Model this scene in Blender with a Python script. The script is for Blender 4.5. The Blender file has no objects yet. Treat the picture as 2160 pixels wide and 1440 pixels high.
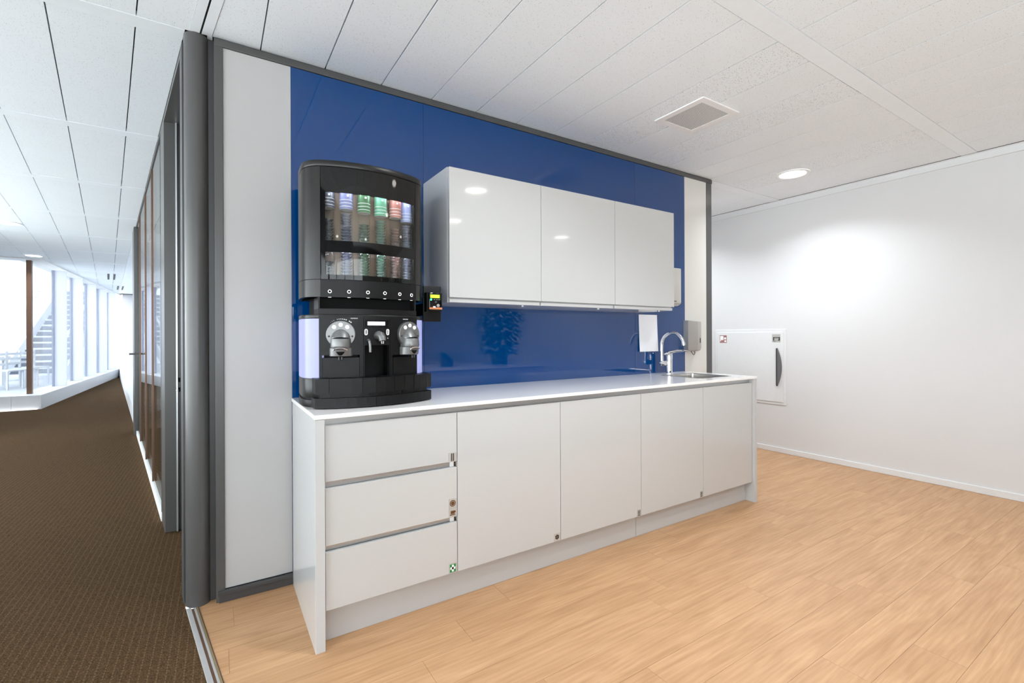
import bpy, bmesh, math, random
from mathutils import Vector, Matrix
random.seed(7)
SC = bpy.context.scene
COL = SC.collection
PI = math.pi

# ---------------------------------------------------------------- camera
F_PX, Y0, YAW, ROLL, CAMH = 985.19, 708.09, 0.5683815, 0.00424027, 1.2
cr, sr = math.cos(ROLL), math.sin(ROLL)
vA = Vector((math.sin(YAW), math.cos(YAW), 0)); vr = Vector((math.cos(YAW), -math.sin(YAW), 0)); vu = Vector((0, 0, 1))
vR = vr * cr - vu * sr; vU = vr * sr + vu * cr
cam = bpy.data.cameras.new('camera'); camo = bpy.data.objects.new('camera', cam); COL.objects.link(camo)
m = Matrix.Identity(4)
for i in range(3):
    m[i][0] = vR[i]; m[i][1] = vU[i]; m[i][2] = -vA[i]
m[2][3] = CAMH
camo.matrix_world = m
cam.sensor_fit = 'HORIZONTAL'; cam.sensor_width = 36; cam.lens = F_PX / 2160 * 36
cam.shift_y = -(720 - Y0) / 2160; cam.clip_start = .02; cam.clip_end = 200
SC.camera = camo

# ---------------------------------------------------------------- world, exposure
SC.view_settings.view_transform = 'Standard'; SC.view_settings.look = 'None'
SC.view_settings.gamma = 1; SC.view_settings.use_curve_mapping = False
SC.view_settings.exposure = 0.9
W = bpy.data.worlds.new('sky'); SC.world = W; W.use_nodes = True
bg = W.node_tree.nodes['Background']
bg.inputs[0].default_value = (.92, .96, 1.0, 1); bg.inputs[1].default_value = 4.2
DOWN_W = 8.5          # watts of each ceiling downlight
SC.cycles.max_bounces = 14; SC.cycles.diffuse_bounces = 8; SC.cycles.glossy_bounces = 6
SC.cycles.transparent_max_bounces = 24; SC.cycles.caustics_reflective = False; SC.cycles.caustics_refractive = False
SC.cycles.sample_clamp_indirect = 6

# ---------------------------------------------------------------- helpers
def lin(c):
    return tuple(((v / 255) / 12.92 if v <= 10 else ((v / 255 + .055) / 1.055) ** 2.4) for v in c)

def pm(name, rgb, rough=.5, metal=0, coat=0, spec=.5, var=.03, scale=30, emit=None, estr=0, bump=0, bscale=200):
    """procedural principled material: noise varies tone and roughness a little"""
    mt = bpy.data.materials.new(name); mt.use_nodes = True
    nt = mt.node_tree; b = nt.nodes['Principled BSDF']
    c = lin(rgb)
    tc = nt.nodes.new('ShaderNodeTexCoord'); nz = nt.nodes.new('ShaderNodeTexNoise')
    nz.inputs['Scale'].default_value = scale; nz.inputs['Detail'].default_value = 3
    nt.links.new(tc.outputs['Object'], nz.inputs['Vector'])
    mx = nt.nodes.new('ShaderNodeMix'); mx.data_type = 'RGBA'
    mx.inputs[6].default_value = tuple(max(0, v * (1 - var)) for v in c) + (1,)
    mx.inputs[7].default_value = tuple(min(1, v * (1 + var)) for v in c) + (1,)
    nt.links.new(nz.outputs['Fac'], mx.inputs[0]); nt.links.new(mx.outputs[2], b.inputs['Base Color'])
    b.inputs['Roughness'].default_value = rough; b.inputs['Metallic'].default_value = metal
    b.inputs['Coat Weight'].default_value = coat; b.inputs['Coat Roughness'].default_value = .03
    b.inputs['Specular IOR Level'].default_value = spec
    if emit:
        b.inputs['Emission Color'].default_value = lin(emit) + (1,); b.inputs['Emission Strength'].default_value = estr
    if bump:
        n2 = nt.nodes.new('ShaderNodeTexNoise'); n2.inputs['Scale'].default_value = bscale
        bp = nt.nodes.new('ShaderNodeBump'); bp.inputs['Strength'].default_value = bump; bp.inputs['Distance'].default_value = .002
        nt.links.new(tc.outputs['Object'], n2.inputs['Vector']); nt.links.new(n2.outputs['Fac'], bp.inputs['Height'])
        nt.links.new(bp.outputs['Normal'], b.inputs['Normal'])
    return mt

def glassmat(name, tint=(1, 1, 1), ior=1.5, rough=0.0):
    mt = bpy.data.materials.new(name); mt.use_nodes = True; nt = mt.node_tree
    nt.nodes.remove(nt.nodes['Principled BSDF']); out = nt.nodes['Material Output']
    fr = nt.nodes.new('ShaderNodeFresnel'); fr.inputs[0].default_value = ior
    ge = nt.nodes.new('ShaderNodeNewGeometry'); mr = nt.nodes.new('ShaderNodeMapRange')   # same reflectance on the inner and outer face
    mr.inputs['To Min'].default_value = ior; mr.inputs['To Max'].default_value = 1 / ior
    nt.links.new(ge.outputs['Backfacing'], mr.inputs['Value']); nt.links.new(mr.outputs[0], fr.inputs[0])
    tr = nt.nodes.new('ShaderNodeBsdfTransparent'); tr.inputs[0].default_value = tint + (1,)
    gl = nt.nodes.new('ShaderNodeBsdfGlossy'); gl.inputs['Roughness'].default_value = rough
    mx = nt.nodes.new('ShaderNodeMixShader')
    nt.links.new(fr.outputs[0], mx.inputs[0]); nt.links.new(tr.outputs[0], mx.inputs[1]); nt.links.new(gl.outputs[0], mx.inputs[2])
    nt.links.new(mx.outputs[0], out.inputs[0]); return mt

ORG = {}
def put(name, bm, mat, parent=None, origin=None, smooth=False):
    """bm holds world coordinates; links ONE mesh object"""
    if parent is not None:
        o0 = ORG[parent.name]
    elif origin is not None:
        o0 = Vector(origin)
    else:
        xs = [v.co for v in bm.verts]
        lo = Vector([min(v[i] for v in xs) for i in range(3)]); hi = Vector([max(v[i] for v in xs) for i in range(3)])
        o0 = Vector(((lo.x + hi.x) / 2, (lo.y + hi.y) / 2, lo.z))
    for v in bm.verts: v.co -= o0
    me = bpy.data.meshes.new(name); bm.to_mesh(me); bm.free()
    if isinstance(mat, (list, tuple)):
        for q in mat: me.materials.append(q)
    else: me.materials.append(mat)
    if smooth:
        for p in me.polygons: p.use_smooth = True
        try: me.set_sharp_from_angle(angle=math.radians(26))
        except Exception: pass
    ob = bpy.data.objects.new(name, me); COL.objects.link(ob)
    if parent is not None: ob.parent = parent
    else: ob.location = o0
    ORG[ob.name] = o0
    return ob

def thing(name, label, cat, loc, group=None):
    o = bpy.data.objects.new(name, None); COL.objects.link(o); o.location = loc; o.empty_display_size = .05
    ORG[o.name] = Vector(loc); return tag(o, label, cat, group)
def tag(o, label, cat, group=None):
    o['label'] = label; o['category'] = cat
    if group: o['group'] = group
    return o
def struct(o, label=None):
    o['kind'] = 'structure'
    if label: o['label'] = label
    return o

def bxm(x0, x1, y0, y1, z0, z1, bev=0, seg=2, bm=None):
    own = bm is None
    b = bmesh.new()
    vs = [b.verts.new((x, y, z)) for x in (x0, x1) for y in (y0, y1) for z in (z0, z1)]
    for f in ((0, 1, 3, 2), (4, 6, 7, 5), (0, 4, 5, 1), (2, 3, 7, 6), (0, 2, 6, 4), (1, 5, 7, 3)):
        b.faces.new([vs[i] for i in f])
    bmesh.ops.recalc_face_normals(b, faces=b.faces)
    if bev: bmesh.ops.bevel(b, geom=list(b.edges), offset=bev, segments=seg, profile=.5, affect='EDGES')
    if own: return b
    merge(bm, b); return bm
def merge(dst, src):
    mp = {v: dst.verts.new(v.co) for v in src.verts}
    for f in src.faces:
        try:
            nf = dst.faces.new([mp[v] for v in f.verts]); nf.material_index = f.material_index; nf.smooth = f.smooth
        except ValueError: pass
    src.free()
def box(name, x0, x1, y0, y1, z0, z1, mat, parent=None, bev=0, seg=2):
    return put(name, bxm(x0, x1, y0, y1, z0, z1, bev, seg), mat, parent)
def prism(pts, z0, z1, bm=None, bev=0):
    own = bm is None; b = bmesh.new()
    lo = [b.verts.new((p[0], p[1], z0)) for p in pts]; hi = [b.verts.new((p[0], p[1], z1)) for p in pts]
    n = len(pts); b.faces.new(lo[::-1]); b.faces.new(hi)
    for i in range(n): b.faces.new((lo[i], lo[(i + 1) % n], hi[(i + 1) % n], hi[i]))
    bmesh.ops.recalc_face_normals(b, faces=b.faces)
    if bev:
        es = [e for e in b.edges if abs(e.verts[0].co.z - e.verts[1].co.z) < 1e-6]
        bmesh.ops.bevel(b, geom=es, offset=bev, segments=2, profile=.5, affect='EDGES')
    if own: return b
    merge(bm, b); return bm
def cylm(p0, p1, r0, r1=None, n=24, bm=None, caps=True):
    r1 = r0 if r1 is None else r1; own = bm is None; b = bmesh.new()
    p0, p1 = Vector(p0), Vector(p1); d = (p1 - p0).normalized()
    a = d.orthogonal().normalized(); c = d.cross(a)
    A = [b.verts.new(p0 + (a * math.cos(2 * PI * i / n) + c * math.sin(2 * PI * i / n)) * r0) for i in range(n)]
    B = [b.verts.new(p1 + (a * math.cos(2 * PI * i / n) + c * math.sin(2 * PI * i / n)) * r1) for i in range(n)]
    for i in range(n): b.faces.new((A[i], A[(i + 1) % n], B[(i + 1) % n], B[i]))
    if caps: b.faces.new(A[::-1]); b.faces.new(B)
    bmesh.ops.recalc_face_normals(b, faces=b.faces)
    if own: return b
    merge(bm, b); return bm
def tubem(path, r, n=14, bm=None):
    own = bm is None; b = bmesh.new(); P = [Vector(p) for p in path]; rings = []
    up = None
    for i, p in enumerate(P):
        d = (P[min(i + 1, len(P) - 1)] - P[max(i - 1, 0)]).normalized()
        if up is None: up = d.orthogonal().normalized()
        up = (up - d * up.dot(d)).normalized(); s = d.cross(up)
        rr = r[i] if isinstance(r, (list, tuple)) else r
        rings.append([b.verts.new(p + (up * math.cos(2 * PI * k / n) + s * math.sin(2 * PI * k / n)) * rr) for k in range(n)])
    for A, B in zip(rings, rings[1:]):
        for k in range(n): b.faces.new((A[k], A[(k + 1) % n], B[(k + 1) % n], B[k]))
    b.faces.new(rings[0][::-1]); b.faces.new(rings[-1])
    bmesh.ops.recalc_face_normals(b, faces=b.faces)
    if own: return b
    merge(bm, b); return bm
def lathem(c, prof, n=40, axis='z', bm=None, close=False):
    """prof: (radius, height) list around vertical axis at c"""
    own = bm is None; b = bmesh.new(); rings = []
    for r, h in prof:
        rings.append([b.verts.new((c[0] + r * math.cos(2 * PI * k / n), c[1] + r * math.sin(2 * PI * k / n), c[2] + h)) for k in range(n)])
    for A, B in zip(rings, rings[1:]):
        for k in range(n): b.faces.new((A[k], A[(k + 1) % n], B[(k + 1) % n], B[k]))
    if close: b.faces.new(rings[0][::-1]); b.faces.new(rings[-1])
    bmesh.ops.recalc_face_normals(b, faces=b.faces)
    if own: return b
    merge(bm, b); return bm
def clip(poly, nx, ny, c):
    """keep nx*x+ny*y<=c"""
    out = []
    for i, p in enumerate(poly):
        q = poly[(i + 1) % len(poly)]; dp = nx * p[0] + ny * p[1] - c; dq = nx * q[0] + ny * q[1] - c
        if dp <= 1e-9: out.append(p)
        if (dp < -1e-9 and dq > 1e-9) or (dp > 1e-9 and dq < -1e-9):
            t = dp / (dp - dq); out.append((p[0] + t * (q[0] - p[0]), p[1] + t * (q[1] - p[1])))
    return out
def textm(s, size, M, depth=.0004):
    """flat lettering mesh; M maps text plane (x right, y up) to world"""
    cu = bpy.data.curves.new('lettering', 'FONT'); cu.body = s; cu.size = size; cu.extrude = depth
    cu.align_x = 'CENTER'; cu.align_y = 'CENTER'; cu.resolution_u = 2
    o = bpy.data.objects.new('tmp', cu); COL.objects.link(o)
    dg = bpy.context.evaluated_depsgraph_get(); me = bpy.data.meshes.new_from_object(o.evaluated_get(dg))
    b = bmesh.new(); b.from_mesh(me); bpy.data.objects.remove(o); bpy.data.meshes.remove(me)
    for v in b.verts: v.co = M @ v.co
    return b
def copy_tree(o, parent=None):
    c = o.copy(); COL.objects.link(c); c.parent = parent; ORG[c.name] = ORG[o.name]
    for ch in list(o.children): copy_tree(ch, c)
    return c

# ---------------------------------------------------------------- materials
def speckle(name, rgb, dens, dark, scale):
    mt = pm(name, rgb, rough=.95, spec=.1, var=.015, scale=4); nt = mt.node_tree; b = nt.nodes['Principled BSDF']
    src = b.inputs['Base Color'].links[0].from_socket
    tc = [n for n in nt.nodes if n.type == 'TEX_COORD'][0]
    ge = nt.nodes.new('ShaderNodeNewGeometry')
    vo = nt.nodes.new('ShaderNodeTexVoronoi'); vo.inputs['Scale'].default_value = scale
    nt.links.new(ge.outputs['Position'], vo.inputs['Vector'])
    n2 = nt.nodes.new('ShaderNodeTexNoise'); n2.inputs['Scale'].default_value = scale * .6
    nt.links.new(ge.outputs['Position'], n2.inputs['Vector'])
    ad = nt.nodes.new('ShaderNodeMath'); ad.operation = 'MULTIPLY_ADD'; ad.inputs[1].default_value = .35
    nt.links.new(n2.outputs['Fac'], ad.inputs[0]); nt.links.new(vo.outputs['Distance'], ad.inputs[2])
    lt = nt.nodes.new('ShaderNodeMath'); lt.operation = 'LESS_THAN'; lt.inputs[1].default_value = dens
    nt.links.new(ad.outputs[0], lt.inputs[0])
    mx = nt.nodes.new('ShaderNodeMix'); mx.data_type = 'RGBA'; mx.inputs[7].default_value = lin(dark) + (1,)
    nt.links.new(lt.outputs[0], mx.inputs[0]); nt.links.new(src, mx.inputs[6]); nt.links.new(mx.outputs[2], b.inputs['Base Color'])
    return mt
M = {}
M['tile'] = speckle('ceiling_tile_fine', (240, 245, 249), .30, (132, 132, 132), 150)
M['tile_coarse'] = speckle('ceiling_tile_coarse', (240, 245, 249), .36, (120, 120, 120), 130)
M['band'] = pm('ceiling_band_metal', (241, 246, 250), .5)
M['slab'] = pm('ceiling_void', (60, 60, 60), .9)
M['black_gap'] = pm('black_gap', (12, 12, 12), .9)
M['wallwhite'] = pm('wall_paint', (214, 214, 215), .75, spec=.25, var=.012, scale=3, bump=.05, bscale=400)
M['panelwhite'] = pm('panel_white', (178, 176, 175), .32, spec=.4, var=.02, scale=3)
M['panelcream'] = pm('panel_cream', (210, 207, 202), .35, spec=.4, var=.02, scale=3)
M['grey'] = pm('grey_metal_paint', (76, 75, 74), .32, spec=.5, var=.02)
M['greydark'] = pm('dark_grey_metal', (60, 60, 61), .4)
M['blue'] = pm('blue_glass', (0, 58, 116), .004, spec=.78, var=.01, scale=2)
M['gloss'] = pm('gloss_white_lacquer', (190, 190, 189), .1, coat=.6, spec=.5, var=.008, scale=2)
M['glossend'] = pm('white_panel_satin', (190, 190, 190), .13, spec=.5, var=.01, scale=2)
M['worktop'] = pm('worktop_composite', (240, 238, 236), .12, spec=.5, var=.02, scale=300)
M['alu'] = pm('aluminium', (196, 198, 200), .3, metal=.85, var=.02)
M['chrome'] = pm('chrome', (225, 226, 230), .05, metal=1, var=.01)
M['steel'] = pm('brushed_steel', (190, 186, 182), .22, metal=1, var=.06, scale=60)
M['metalgrey'] = pm('satin_silver', (128, 128, 128), .42, metal=.8, var=.03)
M['black'] = pm('black_plastic', (11, 11, 12), .42, spec=.26, var=.06)
M['blackgloss'] = pm('black_gloss_glass', (7, 7, 8), .04, spec=.45)
M['blacksatin'] = pm('charcoal_satin', (34, 33, 32), .3, spec=.5, metal=.3, var=.04)
M['voidblack'] = pm('void_black', (4, 4, 4), .6, spec=.2)
M['glow'] = pm('white_glow', (255, 255, 255), .4, emit=(255, 255, 255), estr=1.0)
M['lavender'] = pm('lit_side_panel', (96, 98, 130), .3, emit=(180, 186, 240), estr=.36, var=.01)
M['led'] = pm('led_white', (255, 255, 255), .4, emit=(235, 238, 255), estr=40)
M['lamp'] = pm('lamp_diffuser', (255, 255, 255), .4, emit=(255, 250, 242), estr=6)
M['glass'] = glassmat('clear_glass', (.97, .99, .985))
M['cleartube'] = glassmat('clear_tube', (.93, .94, .95), 1.35, .03)
M['brown'] = pm('bronze_mullion', (112, 84, 68), .35, metal=.4)
M['strip'] = pm('threshold_metal', (166, 164, 163), .42, metal=.15)
def frosted(name, rgb):
    mt = bpy.data.materials.new(name); mt.use_nodes = True; nt = mt.node_tree; nt.nodes.remove(nt.nodes['Principled BSDF']); o = nt.nodes['Material Output']
    nz = nt.nodes.new('ShaderNodeTexNoise'); nz.inputs['Scale'].default_value = 8
    rp = nt.nodes.new('ShaderNodeValToRGB'); rp.color_ramp.elements[0].color = tuple(v * .97 for v in lin(rgb)) + (1,); rp.color_ramp.elements[1].color = lin(rgb) + (1,)
    nt.links.new(nz.outputs['Fac'], rp.inputs[0])
    d = nt.nodes.new('ShaderNodeBsdfDiffuse'); t = nt.nodes.new('ShaderNodeBsdfTranslucent'); mx = nt.nodes.new('ShaderNodeMixShader'); mx.inputs[0].default_value = .6
    nt.links.new(rp.outputs[0], d.inputs[0]); nt.links.new(rp.outputs[0], t.inputs[0])
    nt.links.new(d.outputs[0], mx.inputs[1]); nt.links.new(t.outputs[0], mx.inputs[2]); nt.links.new(mx.outputs[0], o.inputs[0]); return mt
M['frost'] = frosted('frosted_fin', (240, 242, 250))
M['hosewhite'] = pm('cabinet_enamel', (220, 221, 222), .5, spec=.3)
M['towel'] = pm('towel_plastic', (196, 193, 188), .4)
M['white'] = pm('plain_white', (240, 240, 240), .5)
M['sillwhite'] = pm('sill_white', (236, 237, 240), .5)
M['soap'] = pm('dispenser_grey', (176, 172, 168), .35, metal=.5)
M['paper'] = pm('paper', (240, 239, 243), .8)
M['sticker'] = pm('silver_sticker', (188, 186, 182), .4, metal=.3)
M['ink'] = pm('brown_ink', (92, 58, 22), .6)
M['inkdark'] = pm('dark_ink', (48, 44, 40), .6)
M['green'] = pm('green_ink', (30, 130, 70), .6)
M['red'] = pm('red_ink', (160, 112, 112), .6)
M['lcd'] = pm('green_lcd', (150, 190, 50), .3, emit=(160, 214, 40), estr=.9)
M['ledgreen'] = pm('green_led', (40, 255, 140), .3, emit=(30, 255, 130), estr=8)
M['orange'] = pm('copper_strip', (190, 120, 80), .4)
M['tan'] = pm('tan_back', (150, 122, 100), .35, var=.15, scale=14)
M['leaf'] = pm('leaf_green', (52, 92, 40), .5, var=.3, scale=6)
M['bark'] = pm('bark', (96, 74, 52), .8)
M['soil'] = pm('soil', (50, 38, 28), .95)
M['potdark'] = pm('dark_pot', (60, 62, 66), .4)

def wood(name):
    mt = bpy.data.materials.new(name); mt.use_nodes = True; nt = mt.node_tree; b = nt.nodes['Principled BSDF']; L = nt.links
    ge = nt.nodes.new('ShaderNodeNewGeometry'); oi = nt.nodes.new('ShaderNodeObjectInfo')
    sc = nt.nodes.new('ShaderNodeVectorMath'); sc.operation = 'SCALE'; sc.inputs['Scale'].default_value = 1
    of = nt.nodes.new('ShaderNodeVectorMath'); of.operation = 'MULTIPLY_ADD'
    cb = nt.nodes.new('ShaderNodeCombineXYZ')
    L.new(oi.outputs['Random'], cb.inputs[0]); L.new(oi.outputs['Random'], cb.inputs[2])
    of.inputs[1].default_value = (9, 0, 13); L.new(cb.outputs[0], of.inputs[0]); L.new(ge.outputs['Position'], of.inputs[2])
    mp = nt.nodes.new('ShaderNodeMapping'); mp.inputs['Scale'].default_value = (1.1, 9, 1); L.new(of.outputs[0], mp.inputs[0])
    n1 = nt.nodes.new('ShaderNodeTexNoise'); n1.inputs['Scale'].default_value = 2.0; n1.inputs['Detail'].default_value = 6; n1.inputs['Distortion'].default_value = 1.1
    L.new(mp.outputs[0], n1.inputs['Vector'])
    mp2 = nt.nodes.new('ShaderNodeMapping'); mp2.inputs['Scale'].default_value = (5, 110, 1); L.new(of.outputs[0], mp2.inputs[0])
    n2 = nt.nodes.new('ShaderNodeTexNoise'); n2.inputs['Scale'].default_value = 1.6; n2.inputs['Detail'].default_value = 5; L.new(mp2.outputs[0], n2.inputs['Vector'])
    wv = nt.nodes.new('ShaderNodeTexWave'); wv.bands_direction = 'Y'; wv.inputs['Scale'].default_value = 2.2; wv.inputs['Distortion'].default_value = 9
    wv.inputs['Detail'].default_value = 2; wv.inputs['Detail Scale'].default_value = 1.0
    mp3 = nt.nodes.new('ShaderNodeMapping'); mp3.inputs['Scale'].default_value = (.9, 7, 1); L.new(of.outputs[0], mp3.inputs[0]); L.new(mp3.outputs[0], wv.inputs['Vector'])
    r = nt.nodes.new('ShaderNodeValToRGB'); r.color_ramp.elements[0].position = .25; r.color_ramp.elements[1].position = .75
    r.color_ramp.elements[0].color = lin((168, 128, 91)) + (1,); r.color_ramp.elements[1].color = lin((194, 154, 116)) + (1,)
    L.new(n1.outputs['Fac'], r.inputs[0])
    r2 = nt.nodes.new('ShaderNodeValToRGB'); r2.color_ramp.elements[0].position = .3; r2.color_ramp.elements[1].position = .62
    r2.color_ramp.elements[0].color = (.88, .86, .84, 1); r2.color_ramp.elements[1].color = (1.03, 1.03, 1.03, 1); L.new(n2.outputs['Fac'], r2.inputs[0])
    r3 = nt.nodes.new('ShaderNodeValToRGB'); r3.color_ramp.elements[0].color = (.93, .91, .89, 1); r3.color_ramp.elements[1].color = (1.02, 1.02, 1.02, 1); L.new(wv.outputs['Fac'], r3.inputs[0])
    m1 = nt.nodes.new('ShaderNodeMix'); m1.data_type = 'RGBA'; m1.blend_type = 'MULTIPLY'; m1.inputs[0].default_value = .7
    m2 = nt.nodes.new('ShaderNodeMix'); m2.data_type = 'RGBA'; m2.blend_type = 'MULTIPLY'; m2.inputs[0].default_value = .8
    L.new(r.outputs[0], m1.inputs[6]); L.new(r2.outputs[0], m1.inputs[7]); L.new(m1.outputs[2], m2.inputs[6]); L.new(r3.outputs[0], m2.inputs[7])
    L.new(m2.outputs[2], b.inputs['Base Color']); b.inputs['Roughness'].default_value = .42; b.inputs['Specular IOR Level'].default_value = .35
    bp = nt.nodes.new('ShaderNodeBump'); bp.inputs['Strength'].default_value = .08; bp.inputs['Distance'].default_value = .001
    L.new(n2.outputs['Fac'], bp.inputs['Height']); L.new(bp.outputs['Normal'], b.inputs['Normal'])
    return mt
M['wood'] = wood('oak_vinyl')
M['woodgap'] = pm('plank_joint', (112, 76, 48), .8)
CS = -.1455                     # corridor slope dx/dy
def carpet(name):
    mt = bpy.data.materials.new(name); mt.use_nodes = True; nt = mt.node_tree; b = nt.nodes['Principled BSDF']; L = nt.links
    ge = nt.nodes.new('ShaderNodeNewGeometry')
    n1 = nt.nodes.new('ShaderNodeTexNoise'); n1.inputs['Scale'].default_value = 260; n1.inputs['Detail'].default_value = 3; L.new(ge.outputs['Position'], n1.inputs['Vector'])
    r = nt.nodes.new('ShaderNodeValToRGB'); r.color_ramp.elements[0].position = .32; r.color_ramp.elements[1].position = .7
    r.color_ramp.elements[0].color = lin((52, 37, 23)) + (1,); r.color_ramp.elements[1].color = lin((98, 77, 54)) + (1,); L.new(n1.outputs['Fac'], r.inputs[0])
    mp = nt.nodes.new('ShaderNodeMapping'); mp.inputs['Rotation'].default_value = (0, 0, math.radians(.8)); L.new(ge.outputs['Position'], mp.inputs[0])
    wv = nt.nodes.new('ShaderNodeTexWave'); wv.bands_direction = 'X'; wv.inputs['Scale'].default_value = 11.6; wv.inputs['Distortion'].default_value = .25; L.new(mp.outputs[0], wv.inputs['Vector'])
    wv2 = nt.nodes.new('ShaderNodeTexWave'); wv2.bands_direction = 'Y'; wv2.inputs['Scale'].default_value = 19; wv2.inputs['Distortion'].default_value = 1.2; L.new(mp.outputs[0], wv2.inputs['Vector'])
    rw = nt.nodes.new('ShaderNodeValToRGB'); rw.color_ramp.elements[0].position = .9; rw.color_ramp.elements[1].position = .97; L.new(wv.outputs['Fac'], rw.inputs[0])
    mu = nt.nodes.new('ShaderNodeMath'); mu.operation = 'MULTIPLY'; L.new(rw.outputs[0], mu.inputs[0]); L.new(wv2.outputs['Fac'], mu.inputs[1])
    m1 = nt.nodes.new('ShaderNodeMix'); m1.data_type = 'RGBA'; m1.inputs[7].default_value = lin((122, 101, 75)) + (1,)
    mm = nt.nodes.new('ShaderNodeMath'); mm.operation = 'MULTIPLY'; mm.inputs[1].default_value = .55; L.new(mu.outputs[0], mm.inputs[0])
    L.new(mm.outputs[0], m1.inputs[0]); L.new(r.outputs[0], m1.inputs[6]); L.new(m1.outputs[2], b.inputs['Base Color'])
    b.inputs['Roughness'].default_value = .95; b.inputs['Specular IOR Level'].default_value = .05
    bp = nt.nodes.new('ShaderNodeBump'); bp.inputs['Strength'].default_value = .6; bp.inputs['Distance'].default_value = .004
    L.new(n1.outputs['Fac'], bp.inputs['Height']); L.new(bp.outputs['Normal'], b.inputs['Normal'])
    return mt
M['carpet'] = carpet('brown_carpet')

# ---------------------------------------------------------------- key dimensions (metres, camera above the origin)
CEIL = 2.556
YW = 2.505                      # kitchen wall face
YF = 1.883                      # worktop front edge
XR = 4.862                      # right wall face
YB = -4.2                       # wall behind the camera
XL = -3.4                       # window facade on the far side of the office
def xw(y): return -.115 + CS * (y - 2.606)      # corridor glass wall line
def xt(y): return -.059 + CS * (y - 2.498)      # wood floor edge

# ================================================================ FLOOR
ROWH, PLEN = .157, 1.17
fl = put('floor', prism([(xt(YB), YB), (XR, YB), (XR, 6), (xt(6), 6)], -.03, -.0022), M['woodgap']); struct(fl, 'light oak wood-look vinyl plank floor')
offs = {}
k0 = int((1.948 - .2) / ROWH) + 1
known = {0: 2.30, 1: .857, 2: .646}
pid = 0
for k in range(-9, k0 + 1):
    y1 = 1.948 - ROWH * k; y0 = y1 - ROWH
    off = known.get(k, random.uniform(0, PLEN))
    i0 = int((-1.0 - off) / PLEN) - 1
    for i in range(i0, i0 + 9):
        xa = off + i * PLEN; xb = xa + PLEN
        g = .0004
        poly = [(xa + g, y0 + g), (xb - g, y0 + g), (xb - g, y1 - g), (xa + g, y1 - g)]
        s = CS; poly = clip(poly, -1, s, -(xt(0)))            # right of threshold
        poly = clip(poly, 1, 0, XR) if poly else poly
        if len(poly) < 3: continue
        # skip planks hidden behind the partition
        if y0 > 2.62 and xb < 3.6: continue
        put('floor_plank', prism(poly, -.0022, 0), M['wood'], fl)
put('floor_sheet', prism([(xt(YB), YB), (XR, YB), (XR, .2), (xt(.2), .2)], -.0022, -.0001), M['wood'], fl)
fc = put('floor_corridor', prism([(XL, YB), (xt(YB) - .045, YB), (xt(2.6) - .045, 2.6), (4.8, 2.64), (4.8, 9.2), (1.5, 19.4), (-2.5, 19.4), (-2.5, 10.9), (XL, 10.9)], -.03, -.002), M['carpet'])
struct(fc, 'brown woven carpet with light diagonal threads in the corridor')
# threshold strips between carpet and wood
th = put('trim_1', prism([(xt(YB) - .046, YB), (xt(YB) - .028, YB), (xt(2.51) - .028, 2.51), (xt(2.51) - .046, 2.51)], -.02, .004, bev=.0015), M['strip'])
struct(th, 'aluminium threshold strip between carpet and wood floor')
for a, b_, mt, zz in ((-.028, -.019, M['brown'], .0022), (-.019, -.012, M['strip'], .0035), (-.012, -.004, pm('brass_strip', (170, 150, 118), .35, metal=.6), .003), (-.004, 0, M['brown'], .001)):
    put('threshold_strip', prism([(xt(YB) + a, YB), (xt(YB) + b_, YB), (xt(2.5) + b_, 2.5), (xt(2.5) + a, 2.5)], -.02, zz), mt, th)

# ================================================================ CEILING
slabpoly = [(XL - .2, YB - .1), (XR + .12, YB - .1), (XR + .12, 9.3), (1.5, 19.5), (-2.48, 19.5), (-2.48, 11.05), (XL - .2, 11.05)]
ce = put('ceiling', prism(slabpoly, 2.580, 2.70), M['slab']); struct(ce, 'white speckled acoustic panel ceiling with flat bands')
PER, T0, T1 = 1.4485, 2.603, 3.962     # row period, tile start/end of row 0
BANDZ = CEIL; TILEZ = CEIL + .0015
def ctile(poly, coarse=False, z=TILEZ):
    if len(poly) < 3: return
    A = abs(sum(poly[i][0] * poly[(i + 1) % len(poly)][1] - poly[(i + 1) % len(poly)][0] * poly[i][1] for i in range(len(poly)))) / 2
    if A < .004: return
    put('ceiling_panel', prism(poly, z, 2.579), M['tile_coarse'] if coarse else M['tile'], ce)
def band(poly): put('ceiling_band', prism(poly, BANDZ, 2.579), M['band'], ce)
# corridor grid (lines follow the corridor)
SP = .2885
def xc(y, j): return -.284 - SP * j + CS * (y - 2.603)
for rI in range(-4, 12):
    ya, yb = T0 + PER * rI, T1 + PER * rI
    right = (lambda y: xw(y) - .002) if rI >= 0 else (lambda y: xc(y, 0) + .186)
    g = .0026
    for j in range(-1, 15):
        if j == -1: poly = [(xc(ya, 0) + g, ya + g), (right(ya), ya + g), (right(yb), yb - g), (xc(yb, 0) + g, yb - g)]
        else: poly = [(xc(ya, j + 1) + g, ya + g), (xc(ya, j) - g, ya + g), (xc(yb, j) - g, yb - g), (xc(yb, j + 1) + g, yb - g)]
        if ya > 10.8:
            poly = clip(poly, -1, 0, 2.5)
            if ya < 11 and False: pass
        if rI < -1 and j > 4: continue
        # only panels the photograph can see, plus a margin
        if max(p[0] for p in poly) < -.36 * yb - .6 if poly else True: continue
        ctile(poly)
    y2 = yb; y3 = T0 + PER * (rI + 1)
    if rI >= -1: e = [(xw(y2) - .001, y2), (xw(y3) - .001, y3)]
    else: e = [(right(y2), y2), (right(y3), y3)]
    xl2 = -2.5 if y2 > 10.8 else max(XL, -.36 * y2 - 1.5)
    if rI < 11: band([(xl2, y2), e[0], e[1], (xl2, y3)])
band([(xw(7.77), 7.77), (1.4, 7.77), (1.4, 19.25), (xw(18.6), 18.6)])
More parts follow.
